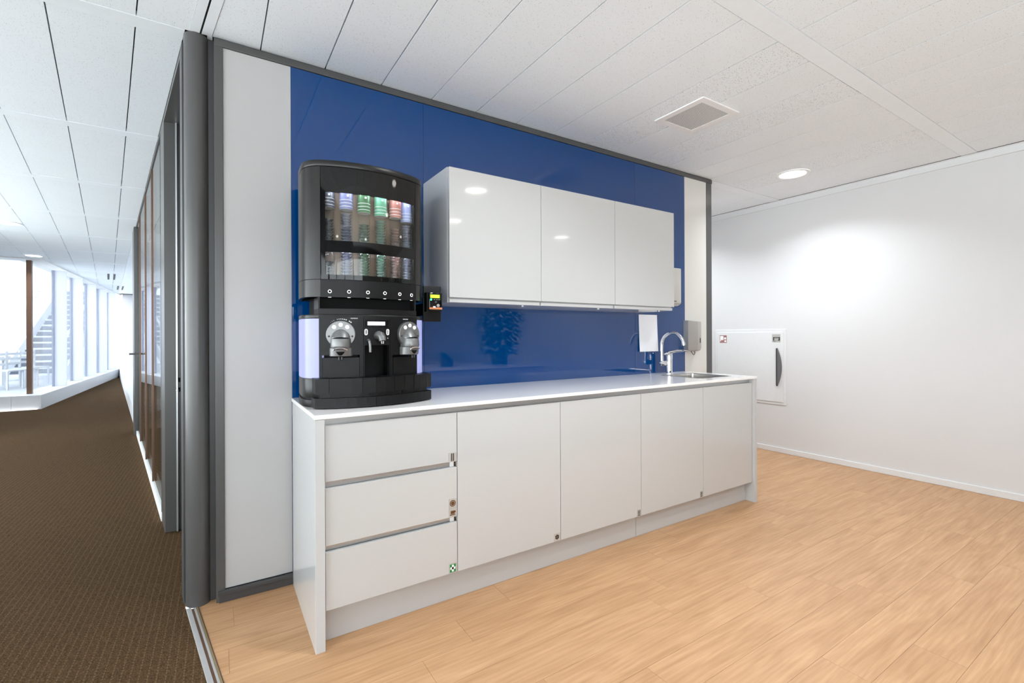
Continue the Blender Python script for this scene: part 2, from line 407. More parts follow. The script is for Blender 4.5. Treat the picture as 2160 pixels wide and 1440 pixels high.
# edge strips and black-filled slot over the threshold
def xs(y): return -.044 + CS * (y - 2.5)
ya, yb = T0 - PER * 4, T1 - PER
band([(xs(ya) - .038, ya), (xs(ya) - .004, ya), (xs(yb) - .004, yb), (xs(yb) - .038, yb)])
band([(xs(ya) + .004, ya), (xs(ya) + .042, ya), (xs(yb - .008) + .042, yb - .008), (xs(yb - .008) + .004, yb - .008)])
put('slot_shade_fill', prism([(xs(ya) - .004, ya), (xs(ya) + .004, ya), (xs(yb) + .004, yb), (xs(yb) - .004, yb)], 2.560, 2.579), M['black_gap'], ce)  # black fill painted in for the shade inside the slot
band([(-.02, 2.5065), (.0, 2.5065), (.0, 2.536), (-.02, 2.536)])
# kitchen grid
coarse_cols = {(7, -1), (9, -1), (13, -1)}
for rI in (-4, -3, -2, -1, 0, 1, 2):
    ya, yb = T0 + PER * rI, T1 + PER * rI
    if rI == -1: yb = 2.508
    for kx in range(-3, 17):
        xa, xb = .192 + SP * kx, .192 + SP * (kx + 1)
        if xb > 4.80: xb = 4.806
        if xa > 4.79: continue
        g = .0026 if kx not in (1, 9) else .004
        poly = [(xa + g, ya + g), (xb - g, ya + g), (xb - g, yb - g), (xa + g, yb - g)]
        if rI < 0:
            poly = clip(poly, -1, CS, -(xs(0) + .0435))
        elif xb < 3.5: continue
        if rI >= 0 and xa < 3.68: poly = clip(poly, -1, 0, -3.3)
        ctile(poly, (kx, rI) in coarse_cols)
    y2, y3 = T1 + PER * rI, T0 + PER * (rI + 1)
    if rI == -1: band([(3.674, 2.514), (4.806, 2.514), (4.806, y3), (3.674, y3)])
    elif rI < -1: band([(xs(y2) + .042, y2), (4.806, y2), (4.806, y3), (xs(y3) + .042, y3)])
# wall-side trim on the right
band([(4.82, YB), (XR, YB), (XR, 6), (4.82, 6)])
put('slot_shade_fill', prism([(4.807, YB), (4.8195, YB), (4.8195, 6), (4.807, 6)], 2.5575, 2.579), M['black_gap'], ce)  # black fill darkens the slot where its lit side would show

# ================================================================ KITCHEN WALL
kw = box('wall_back', .012, 3.665, YW + .012, YW + .12, 0, CEIL - .002, M['greydark']); struct(kw, 'kitchen partition wall with grey frame, white and blue panels')
def wpart(n, *a, **k): return box(n, *a, kw, **k)
wpart('white_panel', .040, .3205, YW - .004, YW + .02, .055, 2.517, M['panelwhite'])
wpart('white_panel', 3.302, 3.595, YW - .004, YW + .02, .055, 2.520, M['panelcream'])
for xa, xb in ((.3215, 1.0045), (1.0055, 2.7095), (2.7105, 3.3015)):
    wpart('blue_glass_panel', xa, xb, YW - .007, YW + .02, .055, 2.516, M['blue'], bev=.0006, seg=1)
wpart('frame_rail', .005, 3.671, YW - .012, YW + .02, 2.518, 2.549, M['grey'], bev=.002)
wpart('frame_rail', .005, 3.671, YW - .006, YW + .02, 2.549, CEIL - .001, M['greydark'])
wpart('frame_stile', .005, .0395, YW - .012, YW + .124, .0, 2.518, M['grey'], bev=.002)
wpart('frame_stile', 3.5955, 3.671, YW - .006, YW + .124, .0, 2.518, M['grey'], bev=.002)
bb = box('baseboard_back', .016, .335, YW - .020, YW - .004, 0, .034, M['greydark'], bev=.001); struct(bb)
box('baseboard_lip', .012, .335, YW - .026, YW - .004, .034, .052, M['greydark'], bb, bev=.002)

# ================================================================ CORNER COLUMN
cc = thing('corner_column', 'rounded grey metal corner column between carpeted corridor and kitchen wall', 'column', (-.06, 2.56, 0))
pts = [(-.110, 2.66)]
ell = []
for i in range(25):
    t = PI + i / 24 * PI * .93
    ell.append((-.062 + .048 * math.cos(t), 2.556 + .054 * math.sin(t)))
pts = [(-.118, 2.66)] + ell + [(-.018, 2.66)]
put('shell', prism(pts, 0, CEIL), M['grey'], cc, smooth=True)
box('recess_strip', -.018, .006, 2.536, 2.62, 0, CEIL - .001, M['greydark'], cc)
put('edge_seal', prism([(xw(2.58) - .006, 2.565), (xw(2.58) + .003, 2.565), (xw(2.66) + .003, 2.66), (xw(2.66) - .006, 2.66)], 0, CEIL - .03), M['greydark'], cc)

# ================================================================ CORRIDOR GLASS WALL AND DOORWAY
def cpoly(ya, yb, d0, d1):
    """footprint along the corridor wall, offset d to the right"""
    return [(xw(ya) + d0, ya), (xw(ya) + d1, ya), (xw(yb) + d1, yb), (xw(yb) + d0, yb)]
d1 = thing('door_1', 'grey metal doorway in the corridor with deep jamb and door leaf ajar', 'door', (xw(3.1), 3.1, 0)); d1['kind'] = 'structure'
put('jamb', prism(cpoly(3.565, 3.80, 0, .056), 0, 2.525), M['grey'], d1)
put('jamb', prism(cpoly(3.575, 3.80, .064, .14), 0, 2.525), M['grey'], d1)
put('rebate_strip', prism(cpoly(3.55, 3.60, .056, .064), 0, 2.525), M['alu'], d1)
put('jamb', prism(cpoly(2.66, 2.70, .0, .14), 0, 2.525), M['greydark'], d1)
put('header', prism(cpoly(2.66, 3.80, .0, .14), 2.525, CEIL), M['grey'], d1)
put('door_leaf', prism(cpoly(2.72, 3.56, .10, .14), .01, 2.50, bev=.002), M['grey'], d1)
for z in (.875, .935):
    put('strike_plate', prism(cpoly(3.563, 3.57, .068, .078), z - .013, z + .013), M['black_gap'], d1)
put('latch', cylm((xw(3.55) + .058, 3.548, .872), (xw(3.55) + .066, 3.54, .872), .004), M['chrome'], d1)
gp = thing('glass_partition', 'tall glazed corridor partition with thin bronze mullions and white base rail', 'glass partition', (xw(5.6), 5.6, 0))
ys = [3.80, 3.94, 4.675, 5.55, 6.55, 7.3]
put('base_rail', prism(cpoly(3.80, 7.3, -.004, .05), 0, .055), M['white'], gp)
put('head_rail', prism(cpoly(3.80, 7.75, 0, .05), 2.535, CEIL), M['grey'], gp)
for a, b_ in zip(ys, ys[1:]):
    put('pane', prism(cpoly(a + .006, b_ - .006, .006, .018), .055, 2.535), M['glass'], gp)
for y in (3.82, 4.675, 5.55, 6.55): put('mullion', prism(cpoly(y - .006, y + .006, -.001, .03), .04, 2.535), M['brown'] if y > 4 else M['greydark'], gp)
put('end_post', prism(cpoly(7.3, 7.75, -.02, .07), 0, CEIL - .002), M['grey'], gp)
put('door_knob', cylm((xw(7.28) - .02, 7.28, 1.0), (xw(7.28) - .07, 7.27, 1.0), .012), M['chrome'], gp)
# low white platform beyond the partition
lp = put('wall_platform', prism([(xw(7.76), 7.76), (xw(18.8), 18.78), (-2.46, 18.95), (-2.46, 19.3), (1.4, 19.3), (1.4, 7.76)], -.02, .225), M['sillwhite']); struct(lp, 'low white ledge along the far corridor side')
# rooms behind the partition
struct(box('wall_room_far', xw(9.2) + .2, 4.9, 9.2, 9.3, 0, 2.58, M['wallwhite']))
struct(put('wall_room_inner', prism([(1.9, 2.63), (2.0, 2.63), (2.0, 9.2), (1.9, 9.2)], 0, 2.58), M['wallwhite']))
struct(box('wall_kitchen_far', 3.4, 4.9, 5.2, 5.3, 0, 2.58, M['wallwhite']))
struct(box('wall_kitchen_side', 3.55, 3.66, 2.64, 5.2, 0, 2.58, M['wallwhite']))

# ================================================================ RIGHT WALL
wr = box('wall_right', XR, XR + .12, YB, 5.3, -.02, 2.60, M['wallwhite']); struct(wr, 'plain white right wall')
br = box('baseboard_right', XR - .012, XR, YB, 5.3, 0, .052, M['hosewhite'], bev=.003); struct(br)
tr2 = box('trim_2', XR - .012, XR, YB, 5.2, 2.505, CEIL, M['hosewhite']); struct(tr2)

# hose cabinet, flush in the right wall
hc = thing('hose_cabinet', 'flush white fire hose cabinet in the right wall with grey crescent handle', 'cabinet', (XR, 2.87, .5))
box('frame', XR - .006, XR + .02, 2.478, 3.265, .487, 1.257, M['hosewhite'], hc, bev=.002)
box('door', XR - .012, XR + .01, 2.505, 3.237, .514, 1.226, M['hosewhite'], hc, bev=.002)
bm = bmesh.new(); n = 24; A = []; B = []
for i in range(n + 1):
    t = i / n; z = .676 + .387 * t; w = .046 * math.sin(PI * t) ** .8 + .002
    A.append((2.564, z)); B.append((2.564 - w, z))
for xx0, xx1, dd in ((XR - .030, XR - .012, 0),):
    fr = [bm.verts.new((xx0, y, z)) for y, z in A + B[::-1]]; bk = [bm.verts.new((xx1, y, z)) for y, z in A + B[::-1]]
    m_ = len(fr); bm.faces.new(fr); bm.faces.new(bk[::-1])
    for i in range(m_): bm.faces.new((fr[i], fr[(i + 1) % m_], bk[(i + 1) % m_], bk[i]))
bmesh.ops.recalc_face_normals(bm, faces=bm.faces)
put('handle', bm, pm('handle_grey', (118, 118, 120), .35, metal=.5), hc)
box('handle_recess', XR - .031, XR - .012, 2.556, 2.566, .68, 1.06, M['inkdark'], hc)
s1 = box('hose_sticker', XR - .0135, XR - .012, 3.119, 3.204, 1.112, 1.196, M['red'], hc)
# pictogram: hose reel block and figure
for y0_, y1_, z0_, z1_ in ((3.158, 3.198, 1.142, 1.188), (3.126, 3.150, 1.150, 1.172), (3.124, 3.146, 1.120, 1.140), (3.188, 3.199, 1.128, 1.142)):
    box('pictogram', XR - .0142, XR - .0134, y0_, y1_, z0_, z1_, M['white'], s1)
s2 = box('notice_sticker', XR - .0135, XR - .012, 2.53, 2.614, 1.123, 1.205, M['sticker'], hc)
box('notice_field', XR - .0142, XR - .0134, 2.534, 2.603, 1.140, 1.176, M['inkdark'], s2)
for z in (1.165, 1.154, 1.146): box('notice_line', XR - .0147, XR - .0141, 2.546 + (z < 1.15) * .006, 2.592, z - .002, z + .002, M['white'], s2)
box('notice_line', XR - .0142, XR - .0134, 2.575, 2.603, 1.129, 1.133, M['inkdark'], s2)

# ================================================================ BASE CABINETS
YD = 1.900                      # door faces
DT = .019
SEAM = [.3575, .919, 1.508, 2.108, 2.693, 3.2565]
labels = ['white gloss drawer cabinet with three wide drawers under the coffee machine',
          'white gloss base cabinet with flower pictogram sticker beside the drawer cabinet',
          'white gloss base cabinet with tray sticker, between flower cabinet and sink side',
          'white gloss base cabinet with tray sticker, next to the end cabinet',
          'white gloss base cabinet without sticker at the sink end panel']
def sticker(parent, x0, x1, z0, z1, kind):
    s = box('sticker', x0, x1, YD - .0012, YD + .0005, z0, z1, M['sticker'], parent)
    cx, cz = (x0 + x1) / 2, (z0 + z1) / 2; y = YD - .0018; w = x1 - x0
    def b_(a, c, d, e, mt): box('pictogram', cx + a, cx + c, y, YD - .0011, cz + d, cz + e, mt, s)
    def disc(a, d, r, mt, dy=0): put('pictogram', cylm((cx + a, y - dy, cz + d), (cx + a, YD - .0011, cz + d), r, n=20), mt, s)
    if kind == 'cutlery':
        b_(-.007, -.002, -.017, .017, M['inkdark']); b_(.002, .007, -.017, .017, M['inkdark'])
    if kind == 'plate':
        disc(0, 0, .0145, M['ink']); disc(0, 0, .0105, M['sticker'], .0003); disc(0, 0, .009, M['ink'], .0006)
    if kind == 'cup':
        b_(-.010, .009, -.005, .009, M['ink']); b_(-.014, .012, -.011, -.007, M['ink']); b_(.009, .014, 0, .008, M['ink'])
    if kind == 'cross':
        b_(-.0145, .0145, -.0175, .0175, M['green'])
        box('pictogram', cx - .0045, cx + .0045, y - .0004, y, cz - .015, cz + .015, M['white'], s); box('pictogram', cx - .0125, cx + .0125, y - .0004, y, cz - .005, cz + .005, M['white'], s)
    if kind == 'flower':
        for i in range(6): disc(.0085 * math.cos(i * PI / 3 + .5), .0085 * math.sin(i * PI / 3 + .5), .0045, M['inkdark'])
        disc(0, 0, .003, M['inkdark'])
    if kind == 'tray':
        b_(-.010, .010, -.016, -.012, M['inkdark'])
        for zz in (-.007, .001, .009): b_(-.010, .010, zz - .001, zz + .001, M['inkdark']); b_(-.009, -.006, zz, zz + .006, M['inkdark']); b_(.004, .008, zz, zz + .006, M['inkdark'])
for i in range(5):
    xa, xb = SEAM[i], SEAM[i + 1]
    if i == 0:
        t = thing('drawer_cabinet', labels[0], 'cabinet', ((xa + xb) / 2, 2.2, 0))
    else:
        t = thing('base_cabinet', labels[i], 'cabinet', ((xa + xb) / 2, 2.2, 0), 'base cabinets under the worktop')
    if i < 4: box('body', xa + .001, xb - .001, YD + DT + .018, YW - .01, .14, .884, M['glossend'], t)
    else:                                    # sink unit: open carcass under the basin
        box('body', xa + .001, xb - .001, YD + DT + .018, YW - .01, .14, .70, M['glossend'], t)
    box('grip_channel', xa, xb, YD + DT + .004, YD + DT + .02, .840, .884, M['alu'], t)
    g = .0016
    if i == 0:
        for (z0, z1), st in zip(((.640, .857), (.393, .614), (.144, .368)), (['cutlery'], ['plate', 'cup'], ['cross'])):
            d = box('drawer', xa + g, xb - g, YD, YD + DT, z0, z1, M['gloss'], t, bev=.0012)
            if st[0] == 'cutlery': sticker(d, .876, .914, .640, .681, 'cutlery')
            if st[0] == 'plate': sticker(d, .877, .914, .434, .476, 'plate'); sticker(d, .877, .914, .394, .432, 'cup')
            if st[0] == 'cross': sticker(d, .876, .913, .145, .189, 'cross')
        for z0, z1 in ((.600, .650), (.355, .405)):
            box('grip_channel', xa, xb - .028, YD + DT + .002, YD + DT + .02, z0, z1, M['alu'], t)
            box('grip_end', xb - .028, xb - .008, YD + DT + .001, YD + DT + .02, z0, z1, M['white'], t)
            box('grip_gap', xb - .008, xb - .001, YD + DT + .003, YD + DT + .02, z0, z1, M['ink'], t)
    else:
        d = box('door', xa + g, xb - g, YD, YD + DT, .144, .857, M['gloss'], t, bev=.0012)
        if i == 1: sticker(d, 1.464, 1.501, .146, .187, 'flower')
        if i == 2: sticker(d, 2.072, 2.102, .147, .185, 'tray')
        if i == 3: sticker(d, 2.654, 2.686, .147, .187, 'tray')
tag(box('end_panel', .320, .3555, YF + .002, YW - .027, 0, .884, M['glossend'], bev=.0012), 'white end panel at the coffee machine end of the cabinets', 'panel')
tag(box('end_panel', 3.2585, 3.292, YF + .002, YW - .009, 0, .884, M['glossend'], bev=.0012), 'white end panel at the sink end of the cabinets', 'panel')
tag(box('plinth_board', .3565, 2.1165, 1.953, 1.969, 0, .139, M['glossend'], bev=.001), 'long white plinth board under the drawers and first doors', 'plinth')
tag(box('plinth_board', 2.1195, 3.2575, 1.953, 1.969, 0, .139, M['glossend'], bev=.001), 'shorter white plinth board under the sink side doors', 'plinth')
# worktop with sink cut-out
SX0, SX1, SY0, SY1 = 2.805, 3.155, 1.998, 2.325
bm = bmesh.new()
XS = [.3185, SX0, SX1, 3.2925]; YS = [YF, SY0, SY1, YW - .0075]
top = {}
for zi, z in ((0, .885), (1, .902)):
    for a, x in enumerate(XS):
        for c, y in enumerate(YS): top[(a, c, zi)] = bm.verts.new((x, y, z))
for a in range(3):
    for c in range(3):
        if a == 1 and c == 1: continue
        bm.faces.new([top[(a, c, 1)], top[(a + 1, c, 1)], top[(a + 1, c + 1, 1)], top[(a, c + 1, 1)]])
        bm.faces.new([top[(a, c, 0)], top[(a, c + 1, 0)], top[(a + 1, c + 1, 0)], top[(a + 1, c, 0)]])
bd = [((a, 0), (a + 1, 0)) for a in range(3)] + [((a, 3), (a + 1, 3)) for a in range(3)] + [((0, c), (0, c + 1)) for c in range(3)] + [((3, c), (3, c + 1)) for c in range(3)] + [((1, 1), (2, 1)), ((1, 2), (2, 2)), ((1, 1), (1, 2)), ((2, 1), (2, 2))]
for p, q in bd: bm.faces.new([top[p + (0,)], top[q + (0,)], top[q + (1,)], top[p + (1,)]])
bmesh.ops.recalc_face_normals(bm, faces=bm.faces)
es = [e for e in bm.edges if e.is_manifold and len(e.link_faces) == 2 and e.calc_face_angle(0) > 1]
bmesh.ops.bevel(bm, geom=es, offset=.0016, segments=2, profile=.5, affect='EDGES')
tag(put('worktop', bm, M['worktop'], smooth=False), 'long pale grey composite worktop with sink cut-out', 'worktop')
# sink
sk = thing('sink', 'square stainless steel sink set in the worktop', 'sink', ((SX0 + SX1) / 2, (SY0 + SY1) / 2, .72))
bm = bmesh.new()
def rrect(x0, x1, y0, y1, r, n=6):
    o = []
    for cx_, cy_, a0 in ((x1 - r, y1 - r, 0), (x0 + r, y1 - r, PI / 2), (x0 + r, y0 + r, PI), (x1 - r, y0 + r, 1.5 * PI)):
        for i in range(n + 1): t = a0 + i / n * PI / 2; o.append((cx_ + r * math.cos(t), cy_ + r * math.sin(t)))
    return o
rings = []
for ins, z, r in ((-.010, .9022, .02), (-.010, .9034, .02), (.004, .9034, .02), (.006, .9, .02), (.010, .75, .03), (.03, .735, .03)):
    rings.append([bm.verts.new((x, y, z)) for x, y in rrect(SX0 + ins, SX1 - ins, SY0 + ins, SY1 - ins, r)])
for a, b_ in zip(rings, rings[1:]):
    for i in range(len(a)): bm.faces.new((a[i], a[(i + 1) % len(a)], b_[(i + 1) % len(a)], b_[i]))
bm.faces.new(rings[-1]); bmesh.ops.recalc_face_normals(bm, faces=bm.faces)
put('basin', bm, M['steel'], sk, smooth=True)
put('drain', lathem((2.98, 2.16, .7352), [(.0, .001), (.02, .001), (.035, .004), (.04, .0)]), M['chrome'], sk, smooth=True)

# faucet
fa = thing('faucet', 'chrome swan-neck mixer tap with lever beside the sink', 'faucet', (3.0, 2.415, .902))
put('body', lathem((3.0, 2.415, .902), [(.0, 0), (.028, 0), (.028, .006), (.024, .010), (.024, .105), (.0235, .108), (.0235, .110), (.025, .112), (.025, .145), (.022, .156), (.0, .160)]), M['chrome'], fa, smooth=True)
pth = [(2.918, 2.42, .965), (2.918, 2.42, 1.05), (2.918, 2.42, 1.12)]
for i in range(1, 17):
    t = i / 16 * PI * .93; pth.append((2.918 + .0125 * (1 - math.cos(t)), 2.42 - .09 * (1 - math.cos(t)), 1.125 + .092 * math.sin(t)))
put('spout', tubem(pth, .0115), M['chrome'], fa, smooth=True)
put('spout_joint', bxm(2.904, 2.98, 2.408, 2.432, .965, 1.002, .004), M['chrome'], fa, smooth=True)
put('spout_tip', cylm(Vector(pth[-1]), Vector(pth[-1]) + Vector((.002, -.004, -.022)), .0135), M['chrome'], fa, smooth=True)
put('lever', tubem([(2.975, 2.44, 1.045), (3.0, 2.41, 1.066), (3.03, 2.37, 1.078), (3.055, 2.33, 1.080), (3.075, 2.30, 1.076)], [.012, .013, .010, .008, .004], n=12), M['chrome'], fa, smooth=True)

# ================================================================ WALL CABINETS
YC = 2.155
WS = [1.003, 1.577, 2.158, 2.733]
wl = ['white gloss wall cabinet next to the capsule dispenser', 'middle white gloss wall cabinet between the two others', 'white gloss wall cabinet beside the towel dispenser']
for i in range(3):
    xa, xb = WS[i], WS[i + 1]
    t = thing('wall_cabinet', wl[i], 'cabinet', ((xa + xb) / 2, 2.33, 1.371), 'wall cabinets on the blue glass')
    box('body', xa + .0005, xb - .0005, YC + .026, YW - .0075, 1.372, 2.062, M['glossend'], t, bev=.001)
    box('door', xa + .0015, xb - .0015, YC, YC + .022, 1.397, 2.057, M['gloss'], t, bev=.0012)
    box('grip_rail', xa + .006, xb - .006, YC + .012, YC + .03, 1.373, 1.391, M['glossend'], t, bev=.001)
    put('light_stud', cylm((xb - .09, YC + .06, 1.366), (xb - .09, YC + .06, 1.373), .006), M['white'], t)

# ================================================================ WALL ITEMS
sd = thing('soap_dispenser', 'grey metal soap dispenser on the cream panel beside the tap', 'dispenser', (3.372, YW - .005, 1.06))
bm = bmesh.new()
prof = [(3.282, 2.500), (3.282, 2.452), (3.33, 2.436), (3.378, 2.43), (3.384, 2.436), (3.452, 2.452), (3.460, 2.500)]
lay = [(1.0, 1.078, .06), (1.0, 1.09, 0), (1, 1.2, 0), (1, 1.305, 0), (.96, 1.316, .05)]
rings = []
for s_, z, dz in ((.72, 1.066, 0), (.93, 1.075, 0), (1, 1.095, 0), (1, 1.30, 0), (.985, 1.313, 0)):
    rings.append([bm.verts.new((3.371 + (x - 3.371) * s_, 2.5005 + (y - 2.5005) * s_, z + (.008 if z > 1.3 and x < 3.33 else 0))) for x, y in prof])
for a, b_ in zip(rings, rings[1:]):
    for i in range(len(a) - 1): bm.faces.new((a[i], a[i + 1], b_[i + 1], b_[i]))
    bm.faces.new((a[-1], a[0], b_[0], b_[-1]))
bm.faces.new(rings[0][::-1]); bm.faces.new(rings[-1]); bmesh.ops.recalc_face_normals(bm, faces=bm.faces)
put('housing', bm, M['soap'], sd, smooth=True)
put('level_window', bxm(3.428, 3.436, 2.444, 2.4475, 1.135, 1.175), M['inkdark'], sd)
put('push_lever', tubem([(3.325, 2.46, 1.072), (3.33, 2.45, 1.05), (3.345, 2.446, 1.036), (3.36, 2.446, 1.05), (3.366, 2.46, 1.072)], .0028, n=8), M['greydark'], sd, smooth=True)
td = thing('towel_dispenser', 'white paper towel dispenser on the blue glass beside the wall cabinets', 'dispenser', (2.98, 2.45, 1.43))
put('housing', prism(rrect(2.83, 3.12, 2.385, YW - .0075, .02), 1.45, 1.725, bev=.006), M['towel'], td, smooth=True)
bm = bmesh.new(); r1 = rrect(2.83, 3.12, 2.385, YW - .0075, .02); r0 = rrect(2.84, 3.106, 2.405, YW - .0075, .02)
A = [bm.verts.new((x, y, 1.4485)) for x, y in r1]; B = [bm.verts.new((x, y, 1.43)) for x, y in r0]
for i in range(len(A)): bm.faces.new((A[i], A[(i + 1) % len(A)], B[(i + 1) % len(A)], B[i]))
bm.faces.new(A); bm.faces.new(B[::-1]); bmesh.ops.recalc_face_normals(bm, faces=bm.faces)
put('outlet', bm, M['towel'], td, smooth=True)
box('outlet_slot', 2.90, 3.05, 2.382, 2.392, 1.462, 1.468, M['greydark'], td)
# sheet of paper
bm = bmesh.new(); nx, nz = 6, 10; g = {}
for i in range(nx + 1):
    for j in range(nz + 1):
        u, v = i / nx, j / nz
        y = YW - .009 - .006 * (1 - v) ** 2 * (1 + math.cos(PI * u * 2)) * .5 - .004 * (1 - v)
        for s_ in (0, 1): g[(i, j, s_)] = bm.verts.new((2.748 + .207 * u + .003 * (1 - v) * u, y - .0004 * s_, 1.074 + .286 * v))
for i in range(nx):
    for j in range(nz):
        for s_ in (0, 1): bm.faces.new([g[(i, j, s_)], g[(i + 1, j, s_)], g[(i + 1, j + 1, s_)], g[(i, j + 1, s_)]])
for i in range(nx):
    for j in (0, nz): bm.faces.new([g[(i, j, 0)], g[(i + 1, j, 0)], g[(i + 1, j, 1)], g[(i, j, 1)]])
for j in range(nz):
    for i in (0, nx): bm.faces.new([g[(i, j, 0)], g[(i, j + 1, 0)], g[(i, j + 1, 1)], g[(i, j, 1)]])
bmesh.ops.recalc_face_normals(bm, faces=bm.faces)
tag(put('paper_sheet', bm, M['paper'], smooth=True), 'blank white paper sheet taped on the blue glass beside the tap', 'paper')

# ================================================================ COFFEE MACHINE AND CAPSULE DISPENSER
MX, MYF, MR = .590, 2.043, .495
def ay(dx, off=0): return MYF + off + MR - math.sqrt(MR * MR - dx * dx)
def front(d0, d1, off, n):
    return [(MX + d0 + (d1 - d0) * i / n, ay(d0 + (d1 - d0) * i / n, off)) for i in range(n + 1)]
def strip(d0, d1, z0, z1, off=0, th=.012, n=None, bm=None):
    n = n or max(2, int(abs(d1 - d0) / .02))
    f = front(d0, d1, off, n); b = front(d0, d1, off + th, n)
    return prism(f + b[::-1], z0, z1, bm)
def bez(p0, p1, p2, p3, n):
    o = []
    for i in range(1, n + 1):
        t = i / n; u = 1 - t
        o.append(tuple(u ** 3 * a + 3 * u * u * t * b + 3 * u * t * t * c + t ** 3 * d for a, b, c, d in zip(p0, p1, p2, p3)))
    return o
ED = .211                       # where the front door ends and the side shells start
def side(sgn, ins=0, yb=2.42):
    """outline from the front seam round the side to the back"""
    p0 = (ED, ay(ED)); pts = [p0] + bez(p0, (ED + .03, p0[1] + .014), (.27, 2.135), (.27, 2.195), 8) + bez((.27, 2.195), (.27, 2.28), (.262, 2.36), (.24, yb), 6)
    return [(MX + sgn * (x - (ins if x > .2 else 0)), y) for x, y in pts]
def fullplan(yb=2.42):
    L = side(-1, 0, yb)[::-1]; R_ = side(1, 0, yb)
    return L + front(-ED, ED, 0, 20)[1:-1] + R_
def shell(sgn, z0, z1, th=.012, yb=2.42, bm=None):
    o = side(sgn, 0, yb); i_ = [(MX + (x - MX) * (1 - th / .25), y + (th if k < 5 else 0)) for k, (x, y) in enumerate(o)]
    return prism(o + i_[::-1], z0, z1, bm)

dp = thing('capsule_dispenser', 'tall black capsule dispenser with lit curved glass front atop the coffee machine', 'dispenser', (MX, 2.25, 1.293))
put('lid', prism(fullplan(), 1.920, 1.946, bev=.003), M['blacksatin'], dp, smooth=True)
put('lid_seam', prism([(MX + (x - MX) * .985, 2.25 + (y - 2.25) * .985) for x, y in fullplan()], 1.9165, 1.920), M['voidblack'], dp)
for s_ in (-1, 1):
    put('side_shell', shell(s_, 1.4425, 1.9165), M['blacksatin'], dp, smooth=True)
    put('side_shell', shell(s_, 1.368, 1.4405), M['blacksatin'], dp, smooth=True)
box('back_panel', MX - .24, MX + .24, 2.408, 2.42, 1.37, 1.9165, M['black'], dp)
# front door frame with two windows
DL = ED - .002
for d0, d1, z0, z1 in ((-DL, DL, 1.811, 1.9165), (-DL, DL, 1.558, 1.607), (-DL, DL, 1.4425, 1.462), (-DL, -.192, 1.462, 1.558), (.198, DL, 1.462, 1.558), (-DL, -.192, 1.607, 1.811), (.198, DL, 1.607, 1.811)):
    put('door_frame', strip(d0, d1, z0, z1, .0008, .004), M['blackgloss'], dp, smooth=True)
put('door_glass', strip(-DL, DL, 1.443, 1.916, .005, .002), M['glass'], dp, smooth=True)
put('button_panel', strip(-ED, ED, 1.367, 1.4405, .001, .03), M['black'], dp, smooth=True)
put('floor_plate', prism([(x, y + .02) for x, y in front(-.2, .2, .012, 12)] + [(MX + .2, 2.408), (MX - .2, 2.408)], 1.4405, 1.446), M['black'], dp)
put('under_plate', prism([(x, y + .005) for x, y in front(-.2, .2, .0, 12)] + [(MX + .22, 2.4), (MX - .22, 2.4)], 1.3675, 1.3715), M['voidblack'], dp)
put('pedestal', prism([(MX - .205, 2.15), (MX + .205, 2.15), (MX + .205, 2.40), (MX - .205, 2.40)], 1.2945, 1.3675), M['voidblack'], dp)
put('pedestal_rim', strip(-.219, .213, 1.2945, 1.3185, 0, .10), M['black'], dp, smooth=True)
for sg, d in ((-1, .219), (1, .209)):
    xa = MX + sg * d; ya_ = ay(d, .0)
    box('pedestal_cheek', min(xa, xa - sg * .006), max(xa, xa - sg * .006), ya_, ya_ + .10, 1.3185, 1.367, M['blacksatin'], dp)
def frame_at(dx, z, off=0):
    """local frame on the curved front: x right, y up, z outwards"""
    n_ = Vector((dx, -math.sqrt(MR * MR - dx * dx), 0)).normalized(); u_ = Vector((0, 0, 1)); r_ = u_.cross(n_)
    o_ = Vector((MX + dx, ay(dx, off), z))
    m_ = Matrix.Identity(4)
    for i in range(3): m_[i][0] = r_[i]; m_[i][1] = u_[i]; m_[i][2] = n_[i]; m_[i][3] = o_[i]
    return m_
def ringm(Mx, r0, r1, h, n=24):
    b = bmesh.new(); V = []
    for r, z in ((r0, 0), (r0, h), (r1, h), (r1, 0)):
        V.append([b.verts.new(Mx @ Vector((r * math.cos(2 * PI * k / n), r * math.sin(2 * PI * k / n), z))) for k in range(n)])
    for a in range(3):
        for k in range(n): b.faces.new((V[a][k], V[a][(k + 1) % n], V[a + 1][(k + 1) % n], V[a + 1][k]))
    bmesh.ops.recalc_face_normals(b, faces=b.faces); return b
def xform(b, Mx):
    for v in b.verts: v.co = Mx @ v.co
    return b
for d in (-.176, -.102, -.025, .050, .122, .185):
    bt = put('button_ring', ringm(frame_at(d, 1.391, .001), .0050, .0074, .0012), M['glow'], dp)
    put('button_cap', xform(cylm((0, 0, -.0005), (0, 0, .0016), .0052, n=20), frame_at(d, 1.391, .001)), M['voidblack'], bt)
    put('slot_lamp', xform(bxm(-.006, .006, -.0008, .0008, -.001, .0015), frame_at(d, 1.3667, .004)), M['glow'], dp)
# inside: back, LED strips, capsule tubes
put('inner_back', strip(-.2, .2, 1.447, 1.9, .10, .006), M['tan'], dp, smooth=True)
put('inner_shelf', prism(front(-.198, .198, .010, 12) + front(-.198, .198, .095, 12)[::-1], 1.575, 1.590), M['black'], dp)
put('inner_top', prism(front(-.198, .198, .010, 12) + front(-.198, .198, .095, 12)[::-1], 1.835, 1.85), M['black'], dp)
for k in range(16):
    d = -.18 + .36 * k / 15
    put('led', xform(bxm(-.004, .004, -.002, .002, -.004, .004), frame_at(d, 1.8315, .017)), M['led'], dp)
    put('led', xform(bxm(-.004, .004, -.0015, .0015, -.003, .003), frame_at(d, 1.572, .017)), M['led'], dp)
caps = [(78, 80, 92), (120, 122, 165), (58, 104, 62), (96, 160, 128), (176, 112, 100), (150, 160, 205)]
tubx = [-.172, -.100, -.026, .048, .120, .180]
